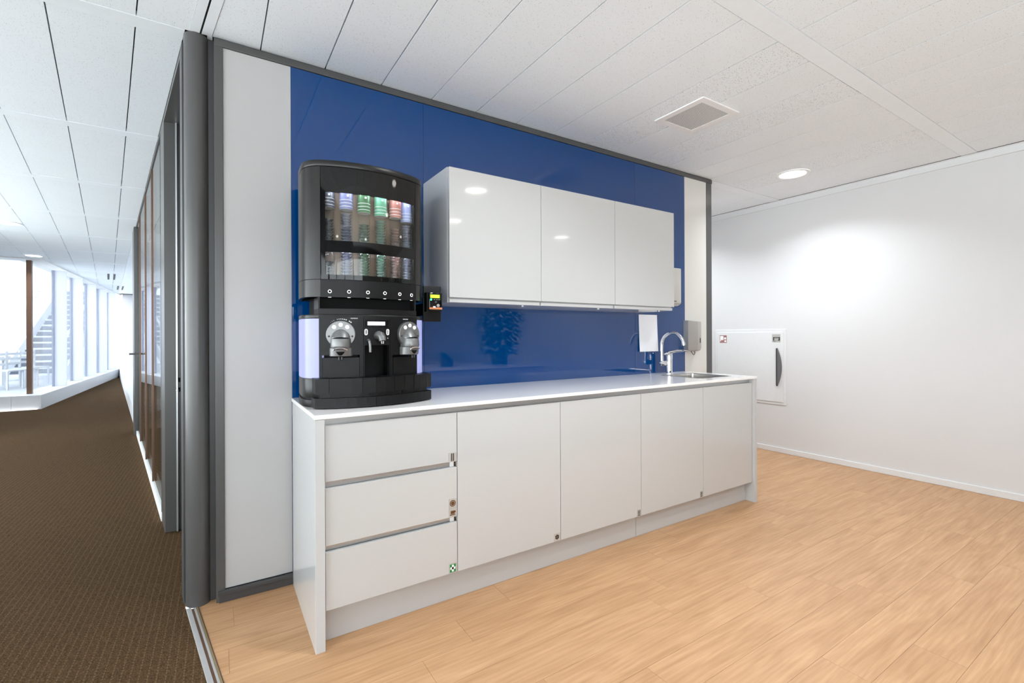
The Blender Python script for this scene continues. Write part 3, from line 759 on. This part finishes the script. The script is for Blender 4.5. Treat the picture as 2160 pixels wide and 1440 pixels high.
for k, (d, c) in enumerate(zip(tubx, caps)):
    x, y = MX + d, ay(d, .055)
    mt = pm('sleeve_%d' % k, c, .3, var=.08)
    zl = (1.755, 1.752, 1.745, 1.740, 1.745, 1.735)[k]
    tb = put('capsule_tube', lathem((x, y, 0), [(.026, 1.591), (.026, 1.833)], n=24), M['cleartube'], dp, smooth=True)
    put('sleeve_label', lathem((x, y, 0), [(.0275, zl), (.0275, 1.825)], n=24), mt, tb, smooth=True)
    for q in range(3):
        z = zl + .010 + q * .014
        put('label_line', lathem((x, y, 0), [(.0278, z), (.0278, z + .002)], n=24), M['white'], tb, smooth=True)
    put('label_mark', xform(bxm(-.004, .004, -.004, .004, 0, .001), frame_at(d, 1.808, .055 - .0285)), M['white'], tb)
    put('sleeve_base', lathem((x, y, 0), [(0, zl - .0005), (.0272, zl - .0005), (.0272, zl + .001), (0, zl + .001)], n=24), M['white'], tb, smooth=True)
    # stacked aluminium capsules
    cm = pm('capsule_%d' % k, tuple(min(255, int(v * .5 + 95)) for v in c), .2, metal=.7)
    bm = bmesh.new(); z = 1.593
    while z < (zl - .02 if k % 2 else zl - .055):
        lathem((x, y, z), [(.0, 0), (.016, 0), (.0215, .008), (.0215, .0095), (.0, .0095)], n=16, bm=bm); z += .013
    put('capsule_stack', bm, cm, tb, smooth=True)
    tb2 = put('capsule_tube', lathem((x, y, 0), [(.028, 1.4475), (.028, 1.573)], n=24), M['cleartube'], dp, smooth=True)
    bm = bmesh.new(); z = 1.450
    while z < 1.555 - (.03 if k in (0,) else 0):
        lathem((x, y, z), [(.0, 0), (.017, 0), (.023, .008), (.023, .0095), (.0, .0095)], n=16, bm=bm); z += .013
    put('capsule_stack', bm, cm, tb2, smooth=True)

cm_ = thing('coffee_machine', 'black twin-head capsule coffee machine with silver dials on the worktop', 'coffee machine', (MX, 2.2, .902))
put('foot_base', prism([(x, y) for x, y in fullplan()], .904, .9335, bev=.002), M['black'], cm_, smooth=True)
put('foot_gap', prism([(MX + (x - MX) * .975, 2.25 + (y - 2.25) * .97) for x, y in fullplan()], .9335, .943), M['voidblack'], cm_)
put('base_band', prism(fullplan(), .943, 1.0235, bev=.0015), M['blacksatin'], cm_, smooth=True)
for s_ in (-1, 1):
    put('light_panel', shell(s_, 1.0245, 1.276, th=.02), M['lavender'], cm_, smooth=True)
box('core', MX - .205, MX + .205, 2.17, 2.415, 1.0235, 1.276, M['voidblack'], cm_)
put('top_cap', prism(fullplan(), 1.277, 1.2935, bev=.002), M['blacksatin'], cm_, smooth=True)
# fascia modules (panels around their recesses)
def module(d0, d1, rz, rd0, rd1):
    bm = bmesh.new()
    strip(d0, d1, rz, 1.2885, -.0015, .03, bm=bm); strip(d0, rd0, 1.0245, rz, -.0015, .03, bm=bm); strip(rd1, d1, 1.0245, rz, -.0015, .03, bm=bm)
    return bm
put('fascia', module(-.217, -.0462, 1.121, -.206, -.061), M['black'], cm_, smooth=True)
put('fascia', module(-.0447, .0713, 1.162, -.041, .068), M['black'], cm_, smooth=True)
put('fascia', module(.0727, .215, 1.117, .085, .204), M['black'], cm_, smooth=True)
put('vent_line', strip(-.16, -.075, 1.2852, 1.2868, -.0022, .002), M['voidblack'], cm_)
put('vent_line', strip(.095, .195, 1.2852, 1.2868, -.0022, .002), M['voidblack'], cm_)
for d0, d1, z1 in ((-.206, -.061, 1.121), (.085, .204, 1.117)):
    put('cup_recess', strip(d0, d1, 1.0245, z1, .035, .004), M['voidblack'], cm_)
    put('capsule_bin', strip(d0 + .002, d1 - .002, 1.0245, z1 - .0105, -.004, .03), M['black'], cm_, smooth=True)
put('water_niche', strip(-.041, .068, 1.0245, 1.162, .06, .004), M['voidblack'], cm_)
for d in (-.041, .068):
    m_ = frame_at(d, 1.093); put('niche_cheek', xform(bxm(-.001, .001, -.068, .068, -.06, -.028), m_), M['blackgloss'], cm_)
def dial(d):
    h = put('brew_dial', xform(lathem((0, 0, 0), [(0, -.002), (.0585, -.002), (.0585, .012), (.0565, .0145), (.048, .0155), (0, .0155)], n=48), frame_at(d, 1.209, -.0015)), M['metalgrey'], cm_, smooth=True)
    Mx = frame_at(d, 1.209, -.0015)
    for a in (-40, 0, 40):
        t = math.radians(90 - a); px_, py_ = .0405 * math.cos(t), .0405 * math.sin(t)
        b_ = put('brew_button', xform(cylm((px_, py_, .015), (px_, py_, .0172), .0078, n=24), Mx), M['glow'], h)
    for sg in (-1, 1):
        put('screw', xform(cylm((sg * .0465, -.008, .015), (sg * .0465, -.008, .0163), .0042, n=16), Mx), M['inkdark'], h)
    # brew head: stacked half-ellipse sections, deeper towards the bottom
    b = bmesh.new(); rings = []
    for z, w, dep in ((.022, .006, .020), (.019, .017, .024), (.013, .026, .029), (.004, .034, .036), (-.010, .0395, .044), (-.0125, .040, .0455), (-.0127, .039, .043), (-.0185, .039, .043), (-.0187, .0415, .055), (-.030, .042, .058), (-.050, .0425, .060), (-.056, .041, .057)):
        rg = []
        for k in range(21):
            t = PI * k / 20; rg.append(b.verts.new((w * math.cos(t), z, .0 + max(.0, dep) * math.sin(t) ** .8)))
        rings.append(rg)
    for A_, B_ in zip(rings, rings[1:]):
        for k in range(20): b.faces.new((A_[k], A_[k + 1], B_[k + 1], B_[k]))
    b.faces.new(rings[0]); b.faces.new(rings[-1][::-1]); bmesh.ops.recalc_face_normals(b, faces=b.faces)
    hd = put('brew_head', xform(b, Mx), M['metalgrey'], h, smooth=True)
    # dark mouth slot
    b = bmesh.new(); A_ = []; B_ = []
    for k in range(17):
        t = PI * (k + 3) / 22
        A_.append(b.verts.new((.0405 * math.cos(t), -.0188, .0005 + .050 * math.sin(t) ** .8)))
        B_.append(b.verts.new((.0400 * math.cos(t), -.0188 + .0075 * math.sin(PI * k / 16), .0005 + .0478 * math.sin(t) ** .8)))
    for k in range(16): b.faces.new((A_[k], A_[k + 1], B_[k + 1], B_[k]))
    put('mouth_slot', xform(b, Mx), M['voidblack'], h)
    # skirt, ring and nozzle
    b = bmesh.new(); rings = []
    for z, w, dep in ((-.056, .0445, .050), (-.058, .046, .052), (-.090, .046, .046), (-.093, .043, .040)):
        rings.append([b.verts.new((w * math.cos(PI * k / 16), z, dep * math.sin(PI * k / 16) ** .8)) for k in range(17)])
    for A_, B_ in zip(rings, rings[1:]):
        for k in range(16): b.faces.new((A_[k], A_[k + 1], B_[k + 1], B_[k]))
    b.faces.new(rings[0]); b.faces.new(rings[-1][::-1]); bmesh.ops.recalc_face_normals(b, faces=b.faces)
    put('head_skirt', xform(b, Mx), pm('skirt_grey', (120, 120, 120), .35, metal=.6), h, smooth=True)
    b = bmesh.new(); tubem([(.026 * math.cos(PI * k / 12), -.0665 - .012 * math.cos(PI * (k - 6) / 12) ** 2 * 0 + .008 * math.sin(PI * k / 12), .0515 + .006 * math.sin(PI * k / 12)) for k in range(13)], .003, n=8, bm=b)
    put('nozzle_ring', xform(b, Mx), M['chrome'], h, smooth=True)
    b = bmesh.new()
    for k, (r0, z0_, r1_, z1_) in enumerate(((.023, -.072, .016, -.086), (.016, -.086, .009, -.094), (.007, -.094, .007, -.108))):
        cylm((0, z0_, .032), (0, z1_, .032), r0, r1_, n=20, bm=b)
    put('nozzle', xform(b, Mx), M['voidblack'], h, smooth=True)
    b = bmesh.new()
    for sx in (-.0055, .0055): cylm((sx, -.094, .038), (sx, -.106, .038), .003, n=12, bm=b)
    put('nozzle_pipe', xform(b, Mx), M['greydark'], h, smooth=True)
dial(-.135); dial(.162)
# screen, buttons, spout, wand
put('screen_bezel', strip(-.040, .066, 1.240, 1.272, -.0022, .002), M['blackgloss'], cm_)
sc_ = put('screen', strip(-.028, .049, 1.2485, 1.2645, -.0028, .001), pm('lcd_white', (220, 220, 230), .3, emit=(225, 226, 245), estr=.75), cm_)
put('screen_line', strip(-.018, .030, 1.2575, 1.2585, -.0032, .001), M['glow'], sc_)
for d in (-.0345, .061):
    Mx = frame_at(d, 1.219, -.0015); b = bmesh.new(); n = 12; o_, i_ = [], []
    for half, cy in ((0, .0065), (1, -.0065)):
        for k in range(n + 1):
            t = half * PI + PI * k / n
            o_.append(b.verts.new(Mx @ Vector((.0064 * math.cos(t), cy + .0064 * math.sin(t), .0013)))); i_.append(b.verts.new(Mx @ Vector((.0042 * math.cos(t), cy + .0042 * math.sin(t), .0013))))
    for k in range(len(o_)): b.faces.new((o_[k], o_[(k + 1) % len(o_)], i_[(k + 1) % len(o_)], i_[k]))
    ob_ = put('oval_button', b, M['glow'], cm_)
    for q in (-.006, .0, .006): put('button_icon', xform(bxm(-.0011, .0011, q - .0008, q + .0008, .0005, .0014), Mx), M['glow'], ob_)
b = bmesh.new(); Mx = frame_at(.018, 1.19, -.002)
tubem([(-.004, .012, -.004), (-.001, .016, .012), (.002, .013, .026), (.004, .004, .036), (.005, -.010, .040)], [.017, .0185, .018, .0165, .015], n=18, bm=b)
put('water_spout', xform(b, Mx), M['metalgrey'], cm_, smooth=True)
put('spout_outlet', xform(cylm((.005, -.010, .040), (.005, -.022, .040), .008, .0065, n=16), Mx), M['chrome'], cm_, smooth=True)
Mx = frame_at(-.026, 1.16, -.002)
put('steam_wand', xform(tubem([(0, .024, -.004), (0, .024, .008), (.002, .018, .016), (.004, .004, .018), (.005, -.012, .018), (.005, -.028, .018)], [.005, .006, .0062, .0058, .006, .0055], n=12), Mx), M['metalgrey'], cm_, smooth=True)
put('indicator', xform(cylm((0, 0, 0), (0, 0, .002), .0025, n=12), frame_at(.061, 1.192, -.0015)), M['sticker'], cm_)
# lettering on the fascia
for d in (-.083, .150):
    put('lettering', textm('NESPRESSO', .0058, frame_at(d, 1.2775, -.0022)), M['white'], cm_)
# little strength icons above the dials
Mx = frame_at(-.135, 1.209, -.0015)
for k in range(13):
    if k in (3, 10): continue
    a = math.radians(90 + 38 - k * 76 / 12); r_ = .0655
    put('strength_icon', xform(cylm((r_ * math.cos(a), r_ * math.sin(a), .0), (r_ * math.cos(a), r_ * math.sin(a), .0012), .0010 + .00017 * k, n=10), Mx), M['sticker'], cm_)
# stepped drip trays
OFF = -.07
def tier(d0, d1, z0, z1, off, mt, th=.11): return put('drip_tray', strip(d0, d1, z0, z1, off, th, n=max(1, int((d1 - d0) / .035))), mt, cm_)
cuts = [-.242, -.193, -.067, -.011, .069, .118, .167, .239, .270]
for k, (a, b_) in enumerate(zip(cuts, cuts[1:])):
    tier(a + .0006, b_ - .0006, .964, 1.0265, OFF + (.0015 if k in (0, 5) else 0), M['black'], .10)
tier(-.225, .108, .9475, .9635, OFF + .012, M['black'], .09); tier(.110, .246, .9475, .9635, OFF + .012, M['black'], .09)
tier(-.244, -.0115, .906, .9468, OFF, M['black']); tier(-.0105, .270, .906, .9468, OFF, M['black'])
for d in (-.2, .2): put('rubber_foot', cylm((MX + d, ay(d, .02), .902), (MX + d, ay(d, .02), .906), .015), M['voidblack'], cm_)

# payment reader on a plate beside the dispenser
pr = thing('payment_reader', 'black payment reader with green display on a plate beside the dispenser', 'card reader', (.90, 2.16, 1.272))
put('mount_plate', prism(rrect(.8615, .956, 2.152, 2.166, .004), 1.272, 1.4465, bev=.001), M['black'], pr, smooth=True)
box('bracket_arm', .8625, .869, 2.166, 2.30, 1.30, 1.36, M['voidblack'], pr)
put('housing', bxm(.876, .944, 2.112, 2.152, 1.321, 1.412, .004), M['blackgloss'], pr, smooth=True)
box('housing_side', .866, .876, 2.118, 2.152, 1.319, 1.412, M['voidblack'], pr)
YQ = 2.1105
box('display', .882, .930, YQ, YQ + .003, 1.385, 1.401, M['lcd'], pr)
put('status_led', cylm((.8855, YQ, 1.377), (.8855, YQ + .003, 1.377), .0042, n=14), M['ledgreen'], pr)
for x in (.899, .912, .924): box('key_mark', x, x + .008, YQ + .0005, YQ + .003, 1.3765, 1.3785, M['sticker'], pr)
put('key', cylm((.910, YQ, 1.366), (.910, YQ + .003, 1.366), .0055, n=16), M['greydark'], pr)
put('coin_badge', cylm((.9225, YQ, 1.349), (.9225, YQ + .003, 1.349), .0078, n=20), M['soap'], pr)
box('lower_strip', .877, .943, YQ, YQ + .003, 1.330, 1.340, M['orange'], pr)
box('card_mark', .896, .908, YQ - .0005, YQ + .003, 1.338, 1.345, M['white'], pr)
box('brand_mark', .882, .892, YQ + .0005, YQ + .003, 1.4055, 1.408, M['sticker'], pr)

# ================================================================ CEILING FIXTURES
def disc_light(x, y, z, watts, size=.17, col=(.88, .95, 1.0), spread=135):
    l = bpy.data.lights.new('downlight_lamp', 'AREA'); l.shape = 'DISK'; l.size = size; l.energy = watts; l.color = col; l.spread = math.radians(spread)
    return l
proto = None
def downlight(x, y, label, group='ceiling downlights', watts=DOWN_W, col=(.88, .95, 1.0)):
    t = thing('ceiling_downlight', label, 'lamp', (x, y, CEIL - .004), group)
    c = (x, y, CEIL)
    put('trim_ring', lathem(c, [(.098, .0), (.100, -.006), (.118, -.008), (.126, -.004), (.126, .0)], n=48), M['white'], t, smooth=True)
    put('reflector', lathem(c, [(.099, -.001), (.085, -.0035), (.0, -.0042)], n=48), M['lamp'], t, smooth=True)
    l = disc_light(x, y, 0, watts, col=col); o = bpy.data.objects.new('lamp', l); COL.objects.link(o); o.parent = t; o.location = (0, 0, -.0045)
    return t
downlight(4.125, 2.045, 'round recessed ceiling downlight near the right wall, lit')
for x, y, lb in ((2.06, .47, 'lit downlight over the sideboard front, mirrored brightest in the wall cabinet'), (2.37, -.68, 'lit downlight above the middle of the sideboard'), (4.04, -.74, 'lit downlight above the sideboard end near the right wall'), (1.22, 1.05, 'lit downlight in front of the coffee machine cabinets'), (1.2, -2.6, 'added downlight out of view behind the sideboard, over open floor')):  # the last one is an extra unseen lamp, added for room light
    downlight(x, y, lb)
downlight(4.1, 3.55, 'added hidden downlight beyond the kitchen partition, lighting the hose cabinet wall')  # hidden lamp added to brighten the wall around the hose cabinet
downlight(-2.04, 7.84, 'round corridor downlight in the carpeted corridor ceiling', 'corridor downlights')
downlight(-2.50, 10.75, 'round corridor downlight just before the tall windows', 'corridor downlights')
for x, y, lb in ((-1.2, 1.0, 'added corridor downlight out of view beside the threshold strip'), (-1.6, 4.6, 'added corridor downlight out of view across from the glass partition'), (-1.3, -2.2, 'added corridor downlight out of view near the added rear windows')):  # three unseen lamps added to light the corridor side
    downlight(x, y, lb, 'corridor downlights')
vt = thing('ceiling_vent', 'square white ceiling vent with grey perforated grille', 'vent', (2.527, 1.823, CEIL - .006))
bm = bmesh.new()
for a in ((2.352, 2.395, 1.648, 1.999), (2.661, 2.702, 1.648, 1.999), (2.395, 2.661, 1.648, 1.689), (2.395, 2.661, 1.958, 1.999)):
    bxm(a[0], a[1], a[2], a[3], CEIL - .006, CEIL + .001, 0, bm=bm)
put('frame', bm, M['white'], vt)
def perforated():
    mt = pm('perforated_grille', (226, 226, 226), .5); nt = mt.node_tree; b = nt.nodes['Principled BSDF']; src = b.inputs['Base Color'].links[0].from_socket
    ge = nt.nodes.new('ShaderNodeNewGeometry'); mp = nt.nodes.new('ShaderNodeMapping'); mp.inputs['Scale'].default_value = (150, 150, 0); mp.inputs['Rotation'].default_value = (0, 0, PI / 4)
    nt.links.new(ge.outputs['Position'], mp.inputs[0])
    fr = nt.nodes.new('ShaderNodeVectorMath'); fr.operation = 'FRACTION'; nt.links.new(mp.outputs[0], fr.inputs[0])
    su = nt.nodes.new('ShaderNodeVectorMath'); su.operation = 'SUBTRACT'; su.inputs[1].default_value = (.5, .5, 0); nt.links.new(fr.outputs[0], su.inputs[0])
    ln = nt.nodes.new('ShaderNodeVectorMath'); ln.operation = 'LENGTH'; nt.links.new(su.outputs[0], ln.inputs[0])
    lt = nt.nodes.new('ShaderNodeMath'); lt.operation = 'LESS_THAN'; lt.inputs[1].default_value = .33; nt.links.new(ln.outputs['Value'], lt.inputs[0])
    mx = nt.nodes.new('ShaderNodeMix'); mx.data_type = 'RGBA'; mx.inputs[7].default_value = lin((112, 112, 112)) + (1,)
    nt.links.new(lt.outputs[0], mx.inputs[0]); nt.links.new(src, mx.inputs[6]); nt.links.new(mx.outputs[2], b.inputs['Base Color']); return mt
box('grille', 2.395, 2.661, 1.689, 1.958, CEIL - .004, CEIL + .001, perforated(), vt)
for i, (px_, yy, hl) in enumerate(((-1.925, 13.63, .62), (-2.155, 16.57, .62))):
    sv = thing('slot_vent', 'pair of dark ceiling slots %s over the corridor' % ('nearer the glass partition' if i == 0 else 'farther along'), 'vent', (px_, yy, CEIL - .004))
    for dx in (-.05, .05):
        put('slot', prism([(px_ + dx - .018 - CS * hl, yy - hl), (px_ + dx + .018 - CS * hl, yy - hl), (px_ + dx + .018 + CS * hl, yy + hl), (px_ + dx - .018 + CS * hl, yy + hl)], CEIL - .003, CEIL + .001), M['inkdark'], sv)

# ================================================================ FAR WINDOW WALL OF THE CORRIDOR
ww = box('wall_sill', -2.82, -2.46, 10.94, 19.3, -.02, .235, M['sillwhite'], bev=.004); struct(ww, 'white window sill wall along the far corridor')
w2 = box('wall_sill_end', XL, -2.8225, 10.94, 11.40, -.02, .235, M['sillwhite']); struct(w2)
struct(box('wall_head', -2.82, -2.475, 11.06, 19.3, 2.535, 2.70, M['white'])); struct(box('wall_head_end', XL, -2.8225, 11.06, 11.40, 2.535, 2.70, M['white']))
win = thing('window_1', 'tall corner window wall with bright daylight at the corridor end', 'window', (-2.64, 14, .236)); win['kind'] = 'structure'
box('corner_mullion', -2.709, -2.642, 11.235, 11.30, .235, 2.536, M['brown'], win)
yd = [12.72, 14.10, 15.50, 16.90, 18.30]
box('pane', -2.642 - .03, -2.642 - .018, 11.30, 12.69, .235, 2.536, M['glass'], win)
for a, b_ in zip(yd, yd[1:]): box('pane', -2.672, -2.66, a + .04, b_ - .04, .235, 2.536, M['glass'], win)
for y in yd:
    box('mullion', -2.70, -2.662, y - .035, y - .012, .235, 2.536, pm('blue_grey_mullion', (120, 128, 150), .4), win)
    box('fin', -2.70, -2.485, y - .012, y + .012, .235, 2.536, M['frost'], win)
box('pane', XL, -2.71, 11.26, 11.272, .235, 2.536, M['glass'], win)
struct(box('wall_corridor_end', -2.46, 1.6, 19.3, 19.4, -.02, 2.6, M['wallwhite']))
struct(put('wall_platform_side', prism([(1.4, 9.3), (1.5, 9.3), (1.5, 19.3), (1.4, 19.3)], -.02, 2.6), M['wallwhite']))

# atrium outside: floor, stair, far wall, chairs, table
struct(box('floor_atrium', -16, -2.83, 11.42, 34, -.08, -.02, pm('atrium_floor', (160, 164, 172), .5)), 'pale atrium floor')
struct(box('wall_atrium', -16, 3, 27, 27.3, -.02, 7, pm('atrium_wall', (236, 240, 246), .7)))
struct(box('wall_atrium_side', -2.8, -2.6, 19.5, 27, -.02, 5, pm('atrium_side', (232, 236, 244), .7)))
struct(box('atrium_block_slab', -16, -2.85, 11.45, 27.3, 6.6, 6.8, pm('atrium_light_block', (220, 224, 230), .7)), 'added unseen slab that dims the daylight in the atrium')  # unseen slab added over the atrium to cut its daylight
st = thing('staircase', 'white open staircase rising in the bright atrium behind the corridor window', 'staircase', (-4.4, 19.0, -.02))
sm = pm('stair_white', (190, 194, 202), .5); sg_ = pm('stair_tread', (84, 90, 104), .6)
for k in range(15):
    y = 18.8 + .27 * k; z = .10 + .185 * k; x = -4.95 + .03 * k
    box('tread', x, x + 1.25, y, y + .30, z, z + .05, sm, st); box('riser', x, x + 1.25, y + .27, y + .29, z + .05, z + .185, sg_, st)
for dx in (-.05, 1.25):
    bm = bmesh.new(); a = (-4.95 + dx, 18.7, -.02); b_ = (-4.95 + dx + .03 * 15, 18.8 + .27 * 15, 2.85)
    vs = [bm.verts.new(p) for p in ((a[0], a[1], a[2]), (a[0] + .05, a[1], a[2]), (b_[0] + .05, b_[1], b_[2]), (b_[0], b_[1], b_[2]), (a[0], a[1], a[2] + .35), (a[0] + .05, a[1], a[2] + .35), (b_[0] + .05, b_[1], b_[2] + .35), (b_[0], b_[1], b_[2] + .35))]
    for f in ((0, 1, 2, 3), (4, 7, 6, 5), (0, 4, 5, 1), (1, 5, 6, 2), (2, 6, 7, 3), (3, 7, 4, 0)): bm.faces.new([vs[i] for i in f])
    bmesh.ops.recalc_face_normals(bm, faces=bm.faces); put('stringer', bm, sm, st)
    put('handrail', tubem([(a[0], a[1], 1.15), (b_[0], b_[1], b_[2] + 1.15)], .035, n=10), sm, st)
    for k in range(0, 15, 5):
        t = k / 15; put('baluster', cylm((a[0] + (b_[0] - a[0]) * t, a[1] + (b_[1] - a[1]) * t, .2 + 2.87 * t), (a[0] + (b_[0] - a[0]) * t, a[1] + (b_[1] - a[1]) * t, 1.15 + 2.87 * t), .02, n=8), sm, st)
chm = pm('chair_white', (170, 174, 182), .5)
def chair(loc, rz, label):
    t = thing('slat_chair', label, 'chair', loc, 'white chairs in the atrium'); o0 = Vector(loc); R_ = Matrix.Translation(o0) @ Matrix.Rotation(rz, 4, 'Z')
    def p(n, *a, tilt=0): return put(n, xform(bxm(*a, .006), R_), chm, t)
    p('seat', -.21, .21, -.21, .21, .43, .465)
    for x in (-.19, .19): p('leg', x - .018, x + .018, -.20, -.165, 0, .43); p('leg', x - .018, x + .018, .165, .20, 0, .43); p('back_post', x - .018, x + .018, .175, .208, .465, .90)
    for z in (.56, .68, .80): p('slat', -.172, .172, .182, .20, z, z + .06)
chair((-4.13, 15.75, -.02), 1.1, 'white slat-back chair at the atrium table, near one')
chair((-4.02, 16.40, -.02), 1.2, 'white slat-back chair behind the near one by the atrium table')
chair((-4.0, 17.20, -.02), 1.0, 'white slat-back chair closest to the stair at the atrium table')
tb_ = thing('canteen_table', 'white canteen table in the atrium behind the corridor window', 'table', (-5.0, 16, -.02))
box('table_top', -5.5, -4.46, 14.9, 17.3, .68, .73, chm, tb_, bev=.005)
for x in (-5.4, -4.56):
    for y in (15.0, 17.2): box('leg', x - .03, x + .03, y - .03, y + .03, -.02, .68, chm, tb_)

# ================================================================ OFFICE SIDE AND ROOM BEHIND THE CAMERA (partly seen in reflections, partly added to shape the light)
fac = thing('window_2', 'office facade of tall windows on the far side of the carpet', 'window', (XL, 3, 0)); fac['kind'] = 'structure'
box('sill_wall', XL - .1, XL, YB, 11.4, -.02, .235, M['wallwhite'], fac); box('head_wall', XL - .1, XL, YB, 11.4, 2.53, 2.7, M['wallwhite'], fac)
y = YB
box('light_block_pier', XL - .1, XL, 8.3, 11.4, .235, 2.53, M['wallwhite'], fac)  # solid stretch added out of view to dim the far corridor
while y < 8.2:
    box('mullion', XL - .08, XL, y, y + .07, .235, 2.53, M['grey'], fac)
    box('pane', XL - .05, XL - .04, y + .07, min(y + 1.5, 8.3), .235, 2.53, M['glass'], fac); y += 1.5
struct(box('wall_front', .95, XR + .12, YB - .1, YB, -.02, 2.7, M['wallwhite']), 'white wall behind the viewer')
w3 = thing('rear_window_added', 'added row of tall daylight windows in the unseen wall behind the viewer', 'window', (-1.2, YB, 0)); w3['kind'] = 'structure'  # unseen windows added to daylight the kitchen ceiling and fronts
box('sill_wall', XL - .1, .95, YB - .1, YB, -.02, .235, M['wallwhite'], w3); box('head_wall', XL - .1, .95, YB - .1, YB, 2.53, 2.7, M['wallwhite'], w3)
for k in range(4):
    x = XL + k * 1.0875
    box('mullion', x, x + .06, YB - .08, YB, .235, 2.53, M['grey'], w3); box('pane', x + .06, x + 1.0875, YB - .05, YB - .04, .235, 2.53, M['glass'], w3)
struct(box('added_sky_block', XL - 5, XL - .12, YB - 5, 11.0, 2.75, 2.95, M['wallwhite']), 'added unseen slab that keeps sky light off the office windows')  # added out of view: blocks the sky so low light favours the ceiling
struct(box('added_sky_block_rear', XL - .1, 1.2, YB - 5, YB - .12, 2.75, 2.95, M['wallwhite']), 'added unseen slab that keeps sky light off the added rear windows')  # same added sky blocker for the rear openings
sb = thing('sideboard', 'long low white sideboard opposite the kitchen counter', 'sideboard', (2.4, -.72, 0))
box('top', .03, 3.93, -1.17, -.265, .775, .80, M['worktop'], sb, bev=.002)
for k in range(6): box('door', .05 + .643 * k + .002, .05 + .643 * (k + 1) - .002, -.300, -.282, .08, .765, M['gloss'], sb, bev=.001)
box('body', .05, 3.91, -1.15, -.30, .06, .775, M['glossend'], sb)
box('plinth', .08, 3.88, -1.12, -.34, 0, .06, M['greydark'], sb)
def leafy(bm, c, d, L, w, droop):
    d = Vector(d).normalized(); s_ = d.cross(Vector((0, 0, 1))).normalized() if abs(d.z) < .95 else Vector((1, 0, 0)); c = Vector(c)
    prev = None
    for k in range(4):
        t = k / 3; p = c + d * L * t - Vector((0, 0, 1)) * droop * L * t * t; ww_ = w * (.25, 1, .8, .04)[k]
        cur = (bm.verts.new(p - s_ * ww_), bm.verts.new(p + s_ * ww_))
        if prev: bm.faces.new((prev[0], prev[1], cur[1], cur[0]))
        prev = cur
TX, TY = 3.47, -.78
bt_ = thing('potted_tree', 'bushy green potted tree on the white sideboard', 'plant', (TX, TY, .80))
put('pot', lathem((TX, TY, .80), [(0, 0), (.11, 0), (.14, .18), (.13, .18), (.12, .16), (0, .16)]), M['potdark'], bt_, smooth=True)
put('trunk', tubem([(TX, TY, .94), (TX + .01, TY + .01, 1.2), (TX - .01, TY - .01, 1.7)], [.02, .016, .008], n=8), M['bark'], bt_, smooth=True)
bm = bmesh.new()
for _ in range(1500):
    a = random.uniform(0, 2 * PI); h = random.uniform(0, 1); r_ = (.22 + .18 * min(1, h * 1.6)) * math.sqrt(random.random())
    leafy(bm, (TX + r_ * math.cos(a), TY + r_ * math.sin(a), .95 + 1.1 * h), (math.cos(a), math.sin(a), random.uniform(-.3, .4)), .11, .024, .35)
fo = put('foliage', bm, M['leaf'], bt_); fo['kind'] = 'stuff'
bp_ = thing('potted_plant', 'broad-leaved potted plant beside the bushy tree on the sideboard', 'plant', (2.62, -.72, .80))
put('pot', lathem((2.62, -.72, .80), [(0, 0), (.08, 0), (.10, .10), (.09, .10), (.085, .08), (0, .08)]), M['potdark'], bp_, smooth=True)
for k in range(11):
    a = k * 2.4; bm = bmesh.new(); leafy(bm, (2.62, -.72, .88), (math.cos(a), math.sin(a), .9 + .3 * math.sin(k)), .40, .04, .55)
    put('leaf', bm, M['leaf'], bp_)
bo = thing('pedestal_bowl', 'small white flared pedestal bowl on the sideboard end', 'bowl', (3.84, -.5, .80))
put('bowl', lathem((3.84, -.5, .80), [(0, 0), (.026, 0), (.022, .012), (.02, .03), (.03, .055), (.066, .105), (.062, .107), (.024, .06), (0, .055)]), M['white'], bo, smooth=True)
